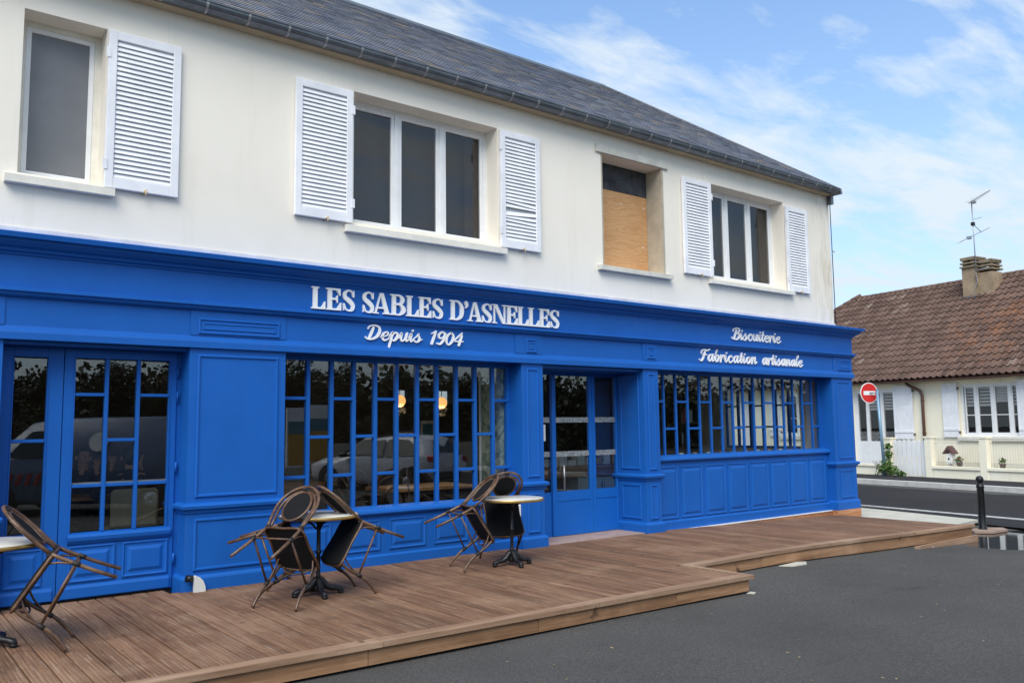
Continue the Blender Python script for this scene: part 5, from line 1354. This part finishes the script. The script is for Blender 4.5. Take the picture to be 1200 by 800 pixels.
# ------------------------------------------------------------------ inside the shop
def lampglobe(x, y, z, r_, lb):
    o = root('pendant_lamp', (x, y, z+r_), lb, 'lamp', 'round paper pendant lamps in the dining room')
    m = MB(); m.lathe([(.02, -r_)]+[(r_*sin(pi*k/12), -r_*cos(pi*k/12)) for k in range(1, 12)]+[(.02, r_)], 20, (x, y, z)); obj('lamp_shade', m, M['lamp'], o)
    m = MB(); m.tube([(x, y, z+r_), (x, y, 2.6)], .006, 5); obj('cord', m, M['black'], o)
    ld = bpy.data.lights.new('bulb', 'POINT'); ld.energy = 6; ld.color = (1, .72, .42); ld.shadow_soft_size = r_*1.05
    lo = bpy.data.objects.new('bulb', ld); COL.objects.link(lo); lo.parent = o; lo.location = (0, 0, -r_-.12)
lampglobe(6.18, 2.3, 2.03, .085, 'glowing round pendant lamp left of centre in the big window'); lampglobe(7.55-1.55+1.1, 2.62, 2.02, .085, 'glowing round pendant lamp right of centre in the big window')
for k, (x, y, lb) in enumerate(((3.9, .75, 'leftmost lit ceiling spot in the big window'), (4.5, 1.1, 'second lit ceiling spot in the big window'), (5.3, 1.0, 'third lit ceiling spot in the big window'))):
    m = MB(); m.lathe([(.0, -.012), (.045, -.012), (.05, 0)], 14, (x, y, 2.596)); obj('ceiling_spot', m, M['spot'], top=(lb, 'spotlight', 'ceiling spots in the dining room'))
m = MB(); m.lathe([(.0, -.012), (.06, -.012), (.065, 0)], 14, (10.35, 3.55, 2.596))
sp_ = obj('ceiling_spot', m, M['spot'], top=('lit ceiling spot over the shop counter, seen through the glass entrance', 'spotlight', 'ceiling spots in the shop'))
for (x, y, e_) in ((4.5, 1.1, 5),):
    ld = bpy.data.lights.new('spot_bulb', 'POINT'); ld.energy = e_; ld.color = (1, .86, .68); ld.shadow_soft_size = .06
    lo = bpy.data.objects.new('spot_bulb', ld); COL.objects.link(lo); lo.location = (x, y, 2.50)
def cafe_table(x, y, lb, w_=1.2, d_=.7):
    t = root('cafe_table', (x, y, ZD), lb, 'table', 'wooden tables in the dining room')
    m = MB(); m.cbox(x-w_/2, x+w_/2, y-d_/2, y+d_/2, .885, .925, .004); obj('table_top', m, M['oak'], t)
    for sx in (-1, 1):
        m = MB(); m.box(x+sx*(w_/2-.16)-.03, x+sx*(w_/2-.16)+.03, y-.03, y+.03, ZD, .884); m.box(x+sx*(w_/2-.16)-.03, x+sx*(w_/2-.16)+.03, y-.25, y+.25, ZD, ZD+.03); obj('leg', m, M['black'], t)
cafe_table(5.75, 1.05, 'pale wooden cafe table nearest the big window'); cafe_table(4.6, 2.6, 'wooden cafe table farther inside behind the big window'); cafe_table(3.9, 1.3, 'wooden cafe table inside near the blue panel')
def cafe_chair(x, y, rz, lb, mt):
    t = root('cafe_chair', (0, 0, 0), lb, 'chair', 'bentwood chairs in the dining room', (0, 0, 0))
    m = MB(); m.lathe([(.0, .44), (.2, .44), (.21, .455), (.2, .47), (0, .47)], 20); obj('seat', m, M['oak'], t)
    m = MB(); m.tube(catmull([(-.19, -.17, .45), (-.21, -.23, .65), (-.16, -.27, .86), (0, -.28, .93), (.16, -.27, .86), (.21, -.23, .65), (.19, -.17, .45)], 5), .014, 7)
    m.tube(catmull([(-.11, -.18, .46), (-.12, -.235, .65), (0, -.265, .80), (.12, -.235, .65), (.11, -.18, .46)], 5), .010, 6); obj('backrest', m, mt, t)
    for sx in (-1, 1):
        for sy in (-1, 1):
            m = MB(); m.tube([(sx*.15, sy*.15, .45), (sx*.20, sy*.20, 0)], [.015, .012], 6); obj('leg', m, mt, t)
    t.location = (x, y, ZD); t.rotation_euler = (0, 0, rz)
cafe_chair(4.75, .95, -1.3, 'bentwood cafe chair at the left end of the table nearest the window', M['bentwood']); cafe_chair(5.25, 1.75, 2.9, 'bentwood cafe chair behind the table nearest the window', M['bentwood']); cafe_chair(5.0, .62, -.2, 'bentwood cafe chair close to the glass of the big window', M['bentwood'])
# poster and red ornament on the far wall
m = MB(); m.box(8.56, 8.88, 5.56, 5.595, 1.42, 1.78); pf = obj('framed_picture', m, M['white'], top=('pale framed picture on the far wall inside the big window', 'picture'))
m = MB(); m.box(8.61, 8.83, 5.55, 5.5595, 1.48, 1.72); obj('print', m, M['teal'], pf)
# armchair and two seated people behind the left door
ac = root('armchair', (2.50, 1.72, ZD), 'beige upholstered armchair seen from behind through the glazed door', 'chair')
m = MB(); m.cbox(2.26, 2.74, 1.62, 1.70, .62, 1.03, .03); obj('backrest', m, M['beige'], ac)
m = MB(); m.cbox(2.26, 2.74, 1.70, 2.15, .52, .62, .02); obj('seat', m, M['beige'], ac)
for (sx, sy) in ((2.28, 1.64), (2.72, 1.64), (2.28, 2.12), (2.72, 2.12)):
    m = MB(); m.box(sx-.02, sx+.02, sy-.02, sy+.02, ZD, .618 if sy < 1.7 else .519); obj('leg', m, M['bentwood'], ac)
st = root('wooden_stool', (3.02, 1.6, ZD), 'small wooden stool right of the armchair inside the door', 'stool')
m = MB(); m.cbox(2.86, 3.18, 1.45, 1.75, .80, .86, .006); obj('seat', m, M['oak'], st)
for (sx, sy) in ((2.89, 1.48), (3.15, 1.48), (2.89, 1.72), (3.15, 1.72)):
    m = MB(); m.box(sx-.022, sx+.022, sy-.022, sy+.022, ZD, .80); obj('leg', m, M['oak'], st)
def person(name_label, loc, rz, jacket, face_hair=True, elbows=.30, hands=(.13, .16, .62)):
    t = root('person', (0, 0, 0), name_label, 'person', None, (0, 0, 0))
    # local: z up from the seat, facing +y
    ch = []     # (joint list, radii)
    V = []; E_ = []; Rr = []
    def j(p, r_, prev=None):
        V.append(p); Rr.append(r_); i = len(V)-1
        if prev is not None: E_.append((prev, i))
        return i
    pel = j((0, 0, .08), (.16, .12)); wst = j((0, .0, .26), (.145, .11), pel); chs = j((0, .0, .42), (.165, .115), wst); sh = j((0, -.01, .53), (.12, .09), chs)
    nk = j((0, .01, .60), (.052, .055), sh); hd0 = j((0, .03, .67), (.065, .075), nk); hd = j((0, .025, .75), (.078, .098), hd0); ht = j((0, .01, .83), (.06, .07), hd)
    for s_ in (-1, 1):
        hp = j((s_*.10, .05, .06), (.085, .085), pel); kn = j((s_*.12, .46, .07), (.062, .062), hp); ak = j((s_*.12, .44, -.34), (.042, .042), kn); tf = j((s_*.13, .58, -.40), (.035, .03), ak)
        sd_ = j((s_*.19, 0, .51), (.058, .058), sh); el = j((s_*elbows, .16, .30), (.042, .042), sd_); wr_ = j((s_*hands[0], hands[1], hands[2]-.10), (.028, .028), el); pm = j((s_*(hands[0]-.01), hands[1]+.01, hands[2]-.03), (.032, .02), wr_)
        for f in range(4): a = j((s_*(hands[0]-.035+.02*f), hands[1]+.015, hands[2]+.02), (.0095, .0095), pm); j((s_*(hands[0]-.037+.02*f), hands[1]-.0, hands[2]+.055+.006*(f % 2)), (.0085, .0085), a)
        th_ = j((s_*(hands[0]-.05), hands[1]+.0, hands[2]-.01), (.0105, .0105), pm)
    def skin_obj(nm, sel, mat, grow, parent):
        me = bpy.data.meshes.new(nm); mp_ = {v: i for i, v in enumerate(sel)}
        me.from_pydata([V[i] for i in sel], [(mp_[a], mp_[b]) for a, b in E_ if a in mp_ and b in mp_], []); me.materials.append(mat)
        o = bpy.data.objects.new(nm, me); COL.objects.link(o); o.parent = parent
        sk = o.modifiers.new('skin', 'SKIN'); sk.use_smooth_shade = True
        for i, v in enumerate(sel): me.skin_vertices[0].data[i].radius = (Rr[v][0]+grow, Rr[v][1]+grow); me.skin_vertices[0].data[i].use_root = (i == 0)
        sb = o.modifiers.new('sub', 'SUBSURF'); sb.levels = 1; sb.render_levels = 1
        return o
    body = skin_obj('body', list(range(len(V))), M['skin'], 0, t)
    arm = [i for i, p in enumerate(V) if i in (pel, wst, chs, sh)]
    # indices of arms (shoulder, elbow, wrist) and legs
    sleeves = [i for i in range(len(V)) if any(abs(Rr[i][0]-q) < 1e-6 for q in (.058, .028)) or (abs(Rr[i][0]-.042) < 1e-6 and V[i][2] > 0)]
    legs_ = [i for i in range(len(V)) if abs(Rr[i][0]-.085) < 1e-6 or abs(Rr[i][0]-.062) < 1e-6 or (abs(Rr[i][0]-.042) < 1e-6 and V[i][2] < 0)]
    skin_obj('jacket', arm+[nk]+sleeves, jacket, .032, t); skin_obj('trousers', [pel]+legs_, M['trouser'], .012, t)
    m = MB(); m.lathe([(.02, .095)]+[(.092*sin(pi*k/9), .105*cos(pi*k/9)) for k in range(1, 9)], 18, (0, -.026, .758)); obj('hair', m, M['hair'], t)
    m = MB(); m.prism([(-.012, .70), (.012, .70), (.006, .745), (-.006, .745)], .115, .138, lambda a, b, d: (a, d, b)); obj('nose', m, M['skin'], t)
    m = MB(); m.box(-.042, -.020, .110, .118, .752, .764); m.box(.020, .042, .110, .118, .752, .764); m.box(-.025, .025, .104, .112, .675, .682); obj('eyes_and_mouth', m, M['hair'], t)
    for s_ in (-1, 1):
        m = MB(); m.lathe([(.0, -.03), (.014, -.02), (.016, 0), (.012, .025), (.0, .03)], 8, (s_*.083, .02, .735)); obj('ear', m, M['skin'], t)
    t.location = loc; t.rotation_euler = (0, 0, rz)
person('person in dark navy top seen from behind on the beige armchair', (2.50, 1.88, .62), 0, M['navy'], hands=(.15, .17, .70), elbows=.33)
person('person in dark clothes at the table opposite, hand raised to the face', (2.25, 3.05, .60), pi+.25, M['navy'], hands=(.09, .17, .66), elbows=.26)
cafe_table(2.4, 2.55, 'wooden cafe table between the two people behind the glazed door', .8, .6)
# counter, cabinets and goods seen through the entrance
co = root('shop_counter', (10.7, 2.7, ZD), 'wooden topped counter with pale blue cupboards inside the entrance', 'counter')
m = MB(); m.cbox(9.62, 11.9, 2.34, 3.1, ZD, .80, .004); obj('cabinet', m, M['cabinet'], co)
m = MB(); m.cbox(8.9, 11.95, 2.28, 3.15, .802, .985, .006); obj('worktop', m, M['oak'], co)
m = MB(); m.box(8.92, 9.0, 2.3, 3.12, ZD, .80); obj('end_panel', m, M['bentwood'], co)
for k in range(4):
    m = MB(); m.cbox(9.66+.55*k, 10.19+.55*k, 2.32, 2.338, ZD+.08, .77, .003); dd = obj('cupboard_door', m, M['cabinet'], co)
    m = MB(); m.tube([(10.13+.55*k, 2.30, .50), (10.13+.55*k, 2.30, .72)], .008, 6); obj('handle', m, M['black'], dd)
rnd = random.Random(3)
ORD = ['first', 'second', 'third', 'fourth', 'fifth', 'sixth', 'seventh', 'eighth', 'ninth', 'tenth', 'eleventh', 'twelfth', 'thirteenth', 'fourteenth', 'fifteenth', 'sixteenth', 'seventeenth', 'eighteenth', 'nineteenth', 'twentieth']
gcol = [M['paper'], M['beige'], M['cabinet'], M['amber'], M['navy'], M['tail']]
for k in range(14):
    x = 9.0+.2*k; h_ = rnd.uniform(.08, .26); m = MB(); m.cbox(x-.08, x+.08, 2.45, 2.62, .987, .987+h_, .004)
    obj('biscuit_box', m, gcol[rnd.choice((0, 0, 1, 2, 0, 3))], top=('small packet on the counter inside the entrance, %s from the left' % ORD[k], 'box', 'packets along the shop counter'))
# shelves of goods behind window on the right
sv = root('goods_shelf', (12.2, 2.35, ZD), 'dark wooden shelf of packets behind the right window', 'shelf')
for z in (.45, .85, 1.25, 1.65, 2.05):
    m = MB(); m.box(11.98, 12.46, 2.1, 2.5, z, z+.03); obj('shelf_board', m, M['bentwood'], sv)
m = MB(); m.box(11.95, 11.979, 2.1, 2.5, ZD, 2.3); m.box(12.461, 12.49, 2.1, 2.5, ZD, 2.3); m.box(11.98, 12.46, 2.501, 2.52, ZD, 2.3); obj('shelf_frame', m, M['bentwood'], sv)
for z in (.48, .88, 1.28, 1.68):
    x = 12.0; kk = 0
    while x < 12.34:
        w_ = rnd.uniform(.07, .14); h_ = rnd.uniform(.12, .28); m = MB(); m.cbox(x, x+w_, 2.18, 2.36, z+.001, z+h_, .004)
        obj('goods_packet', m, rnd.choice(gcol), top=('packet on the %s board of the dark goods shelf, %s from the left' % ({.48: 'lowest', .88: 'second lowest', 1.28: 'middle', 1.68: 'second highest'}[z], ORD[kk]), 'packet', 'packets on the goods shelf')); x += w_+.02; kk += 1
m = MB(); m.box(12.9, 13.1, 3.3, 5.59, ZD, 2.59); obj('partition', m, M['greyside'], B)
m = MB(); m.cbox(10.2, 13.3, .62, .95, 1.02, 1.06, .004); obj('window_shelf', m, M['oak'], B)
for k in range(9):
    x = 10.4+.33*k; m = MB(); m.lathe([(.045, 0), (.05, .01), (.05, .10), (.035, .12), (.035, .14)], 12, (x, .78, 1.062))
    obj('jar', m, gcol[k % 4], top=('small jar on the ledge inside the right window, %s from the left' % ORD[k], 'jar', 'jars inside the right window'))

# ------------------------------------------------------------------ across the car park (seen in the glass)
def wheel(parent, c, axis, r_=.33):
    m = MB(); prof_ = [(r_*.62, -.10), (r_*.9, -.105), (r_, -.08), (r_, .08), (r_*.9, .105), (r_*.62, .10)]
    m.lathe(prof_, 24); mt = Matrix.Translation(c) @ axis.to_track_quat('Z', 'Y').to_matrix().to_4x4()
    m.v = [tuple(mt @ Vector(v)) for v in m.v]; w_ = obj('wheel', m, M['tyre'], parent)
    m = MB(); m.lathe([(.03, .10), (r_*.2, .108), (r_*.62, .095), (r_*.64, .06)], 20); m.v = [tuple(mt @ Vector(v)) for v in m.v]; obj('rim', m, M['rim'], w_)
def car_body(t, side, widths, mat):
    """side: list of (x, z_low, z_high...) – lofted shell: stations along x with outline in y,z"""
    m = MB(); vs = []; n_ = None
    for (x, zb, zs_, zt, wb, ws, wt) in side:
        ring_ = [(wb*.92, zb), (wb, zb+.12), (ws, zs_-.05), (ws*.985, zs_), (wt, zt-.05), (wt*.86, zt), (0, zt+.015)]
        full = [(x, y, z) for y, z in ring_]+[(x, -y, z) for y, z in reversed(ring_[:-1])]
        n_ = len(full); vs += full
    k = len(side)
    fs = [(i*n_+q, i*n_+(q+1) % n_, (i+1)*n_+(q+1) % n_, (i+1)*n_+q) for i in range(k-1) for q in range(n_)]
    fs += [tuple(range(n_)), tuple(reversed(range((k-1)*n_, k*n_)))]
    m.add(vs, fs, True); return obj('body', m, mat, t)
def hatchback(loc, rz):
    t = root('parked_car', (0, 0, 0), 'silver hatchback mirrored in the glass of the big window', 'car', None, (0, 0, 0))
    st_ = [(2.06, .45, .62, .66, .60, .62, .55), (2.0, .28, .70, .78, .78, .80, .66), (1.5, .24, .78, .93, .86, .87, .74), (1.0, .22, .84, 1.02, .87, .88, .74), (.85, .22, .90, 1.08, .87, .88, .72), (.15, .22, .95, 1.50, .87, .88, .62), (-.5, .22, .96, 1.56, .87, .88, .62), (-1.3, .22, .98, 1.53, .87, .88, .61), (-1.75, .24, 1.00, 1.42, .86, .87, .58), (-2.02, .30, 1.0, 1.08, .82, .84, .66), (-2.08, .42, .72, .80, .74, .76, .66)]
    b = car_body(t, st_, None, M['carsilver'])
    for s_ in (-1, 1):
        m = MB(); m.prism([(.72, 1.0), (.15, 1.42), (-.45, 1.47), (-.45, 1.0)], .0, .012, lambda a, c, d: (a, s_*(.885+d-(c-1.0)*.45), c)); obj('side_window', m, M['carglass'], t)
        m = MB(); m.prism([(-.52, 1.0), (-.52, 1.47), (-1.2, 1.44), (-1.55, 1.2), (-1.5, 1.03)], .0, .012, lambda a, c, d: (a, s_*(.885+d-(c-1.0)*.45), c)); obj('side_window', m, M['carglass'], t)
        m = MB(); m.cbox(.62, .80, s_*.96-.09, s_*.96+.09, .98, 1.11, .03); obj('wing_mirror', m, M['black'], t)
        m = MB(); m.cbox(-2.08, -1.86, s_*.76-.10, s_*.76+.11, .84, 1.02, .03); obj('tail_light', m, M['tail'], t)
        m = MB(); m.cbox(1.85, 2.04, s_*.62-.14, s_*.62+.14, .62, .74, .03); obj('headlight', m, M['glass'], t)
        m = MB(); m.tube([(.1, s_*.56, 1.57), (-1.5, s_*.54, 1.56)], .018, 6); obj('roof_rail', m, M['black'], t)
        for x in (1.28, -1.28):
            m = MB(); m.lathe([(.0, -.02), (.39, -.02), (.39, .012)], 24); mt = Matrix.Translation((x, s_*.868, .33)) @ Vector((0, s_, 0)).to_track_quat('Z', 'Y').to_matrix().to_4x4(); m.v = [tuple(mt @ Vector(v)) for v in m.v]; obj('wheel_arch', m, M['black'], t)
            wheel(t, Vector((x, s_*.80, .33)), Vector((0, s_, 0)))
    m = MB(); m.prism([(-.58, 1.06), (.58, 1.06), (.50, 1.40), (-.50, 1.40)], 0, .02, lambda a, c, d: (-2.035-d+(c-1.06)*.85, a, c)); obj('rear_window', m, M['carglass'], t)
    m = MB(); m.prism([(-.66, 1.07), (.66, 1.07), (.56, 1.46), (-.56, 1.46)], 0, .02, lambda a, c, d: (.98+d-(c-1.07)*1.9, a, c)); obj('windscreen', m, M['carglass'], t)
    m = MB(); m.cbox(-2.10, -2.0, -.72, .72, .34, .56, .03); obj('bumper', m, M['black'], t)
    m = MB(); m.cbox(-2.105, -2.085, -.26, .26, .66, .77, .004); obj('number_plate', m, M['white'], t)
    t.location = loc; t.rotation_euler = (0, 0, rz)
hatchback((12.0, -12.3, -.09), R(-113.8))
def van(loc, rz):
    t = root('parked_van', (0, 0, 0), 'pale blue van mirrored in the glass of the left door', 'van', None, (0, 0, 0))
    st_ = [(2.5, .45, .75, .82, .74, .76, .66), (2.42, .28, .95, 1.05, .88, .90, .76), (1.75, .24, 1.05, 1.22, .92, .93, .80), (1.1, .24, 1.1, 1.83, .93, .94, .72), (.6, .24, 1.1, 1.92, .93, .94, .74), (-2.2, .24, 1.1, 1.93, .93, .94, .76), (-2.42, .30, 1.1, 1.85, .91, .92, .74), (-2.46, .45, .9, 1.2, .88, .9, .76)]
    car_body(t, st_, None, M['vanblue'])
    for s_ in (-1, 1):
        m = MB(); m.prism([(1.45, 1.15), (1.0, 1.66), (.35, 1.68), (.35, 1.15)], 0, .012, lambda a, c, d: (a, s_*(.945+d-(c-1.1)*.24), c)); obj('side_window', m, M['carglass'], t)
        m = MB(); m.prism([(.0+.19*cos(2*pi*k/20)-.35, 1.45+.19*sin(2*pi*k/20)) for k in range(20)], 0, .008, lambda a, c, d: (a, s_*(.95+d-(c-1.1)*.24), c)); obj('round_emblem', m, M['paper'], t)
        m = MB()
        for k in range(6): m.prism([(1.6-.18*k, .62), (1.52-.18*k, .62), (1.44-.18*k, .84), (1.52-.18*k, .84)], 0, .006, lambda a, c, d: (a, s_*(.945+d), c))
        obj('warning_stripes', m, M['tail'], t)
        for x in (1.55, -1.45): wheel(t, Vector((x, s_*.86, .33)), Vector((0, s_, 0)))
    m = MB(); m.prism([(-.70, 1.26), (.70, 1.26), (.62, 1.78), (-.62, 1.78)], 0, .02, lambda a, c, d: (1.72+d-(c-1.26)*1.05, a, c)); obj('windscreen', m, M['carglass'], t)
    t.location = loc; t.rotation_euler = (0, 0, rz)
van((4.2, -10.4, 0), R(-141.8))
# advertising board
ad = root('advert_board', (11.9, -17.0, -.1), 'amber and teal roadside board mirrored in the big window', 'board')
def adb(m, x0, x1, z0, z1, y0, y1): return m.box(11.9+x0, 11.9+x1, -17+y0, -17+y1, z0, z1)
m = MB(); adb(m, -.75, .75, .5, 2.4, -.06, .0); obj('panel', m, M['paper'], ad)
m = MB(); adb(m, -.70, .70, .55, 1.55, .0005, .006); obj('poster_lower', m, M['amber'], ad)
m = MB(); adb(m, -.70, .70, 1.555, 1.95, .0005, .006); obj('poster_upper', m, M['teal'], ad)
for sx in (-.6, .6): 
    m = MB(); adb(m, sx-.05, sx+.05, -.05, .5, -.06, 0); obj('leg', m, M['signback'], ad)
# low wall and trees beyond the car park
gw = MB(); gw.box(-14, 26, -22.3, -22.0, -.2, 1.1); obj('boundary_wall', gw, M['cement'], top=('long low wall closing the far side of the car park', 'wall'))
rt = random.Random(11)
for k in range(20):
    x = -10+2.0*k+rt.uniform(-.5, .5); y = -26+rt.uniform(-1.5, 1.5); hh = rt.uniform(3.7, 4.9); conif = k % 3 == 0
    t = root('tree', (x, y, -.1), ['bushy dark tree, %s along the row beyond the car park', 'narrow dark tree, %s along the row beyond the car park'][conif] % ORD[k], 'tree', 'trees beyond the car park')
    m = MB(); m.tube(catmull([(x, y, -.2), (x+.1, y, hh*.4), (x, y+.1, hh*.85)], 3), [.20, .19, .17, .15, .12, .08, .04][:7], 7)
    for q in range(5):
        a = 6.28*q/5+k; zz_ = hh*(.35+.09*q); m.tube([(x, y, zz_), (x+cos(a)*1.0, y+sin(a)*1.0, zz_+.7)], [.07, .025], 5)
    obj('trunk', m, M['bark'], t)
    m = MB(); state = random.getstate(); random.seed(100+k)
    for q in range(15):
        a = random.uniform(0, 6.28); rr_ = random.uniform(.1, 1.6 if not conif else .9); zz_ = hh*random.uniform(.14, .93); rr_ *= (1.25-zz_/hh)
        tn = random.uniform(0, .6); leafclump(m, (x+rr_*cos(a), y+rr_*sin(a), zz_), (.85, .85, .68), 420, .15, (tn, tn+.4))
    random.setstate(state)
    obj('crown', m, M['tree'], t, recalc=False)

wood_ = MB(); st_ = random.getstate(); random.seed(5)
for k in range(22000):
    x = random.uniform(-45, 70); y = -33+random.uniform(-3, 3); z = random.random()**.8*(4.7+.5*sin(x*.55)+.4*sin(x*1.7+1)+.35*sin(x*3.9))
    a = Vector((random.gauss(0, 1), random.gauss(0, .6), random.gauss(0, 1))).normalized(); b = a.orthogonal().normalized(); sz = random.uniform(.2, .5); p = Vector((x, y, z-.2))
    wood_.add([p, p+a*sz*.5+b*sz*.35, p+a*sz, p+a*sz*.5-b*sz*.35], [(0, 1, 2, 3)], False, random.uniform(.02, .9))
random.setstate(st_)
for k in range(9000):
    x = random.uniform(-45, 70); z = random.random()*(3.9+.5*sin(x*.55)+.4*sin(x*1.7+1)); y = -34.5+random.uniform(-.8, .8)
    a = Vector((random.gauss(0, 1), random.gauss(0, .3), random.gauss(0, 1))).normalized(); b = Vector((a.z, 0, -a.x)); sz = random.uniform(.7, 1.3); p = Vector((x, y, z-.6))
    wood_.add([p, p+a*sz*.5+b*sz*.4, p+a*sz, p+a*sz*.5-b*sz*.4], [(0, 1, 2, 3)], False, random.uniform(.02, .5))
obj('woodland', wood_, M['tree'], kind='stuff', recalc=False)
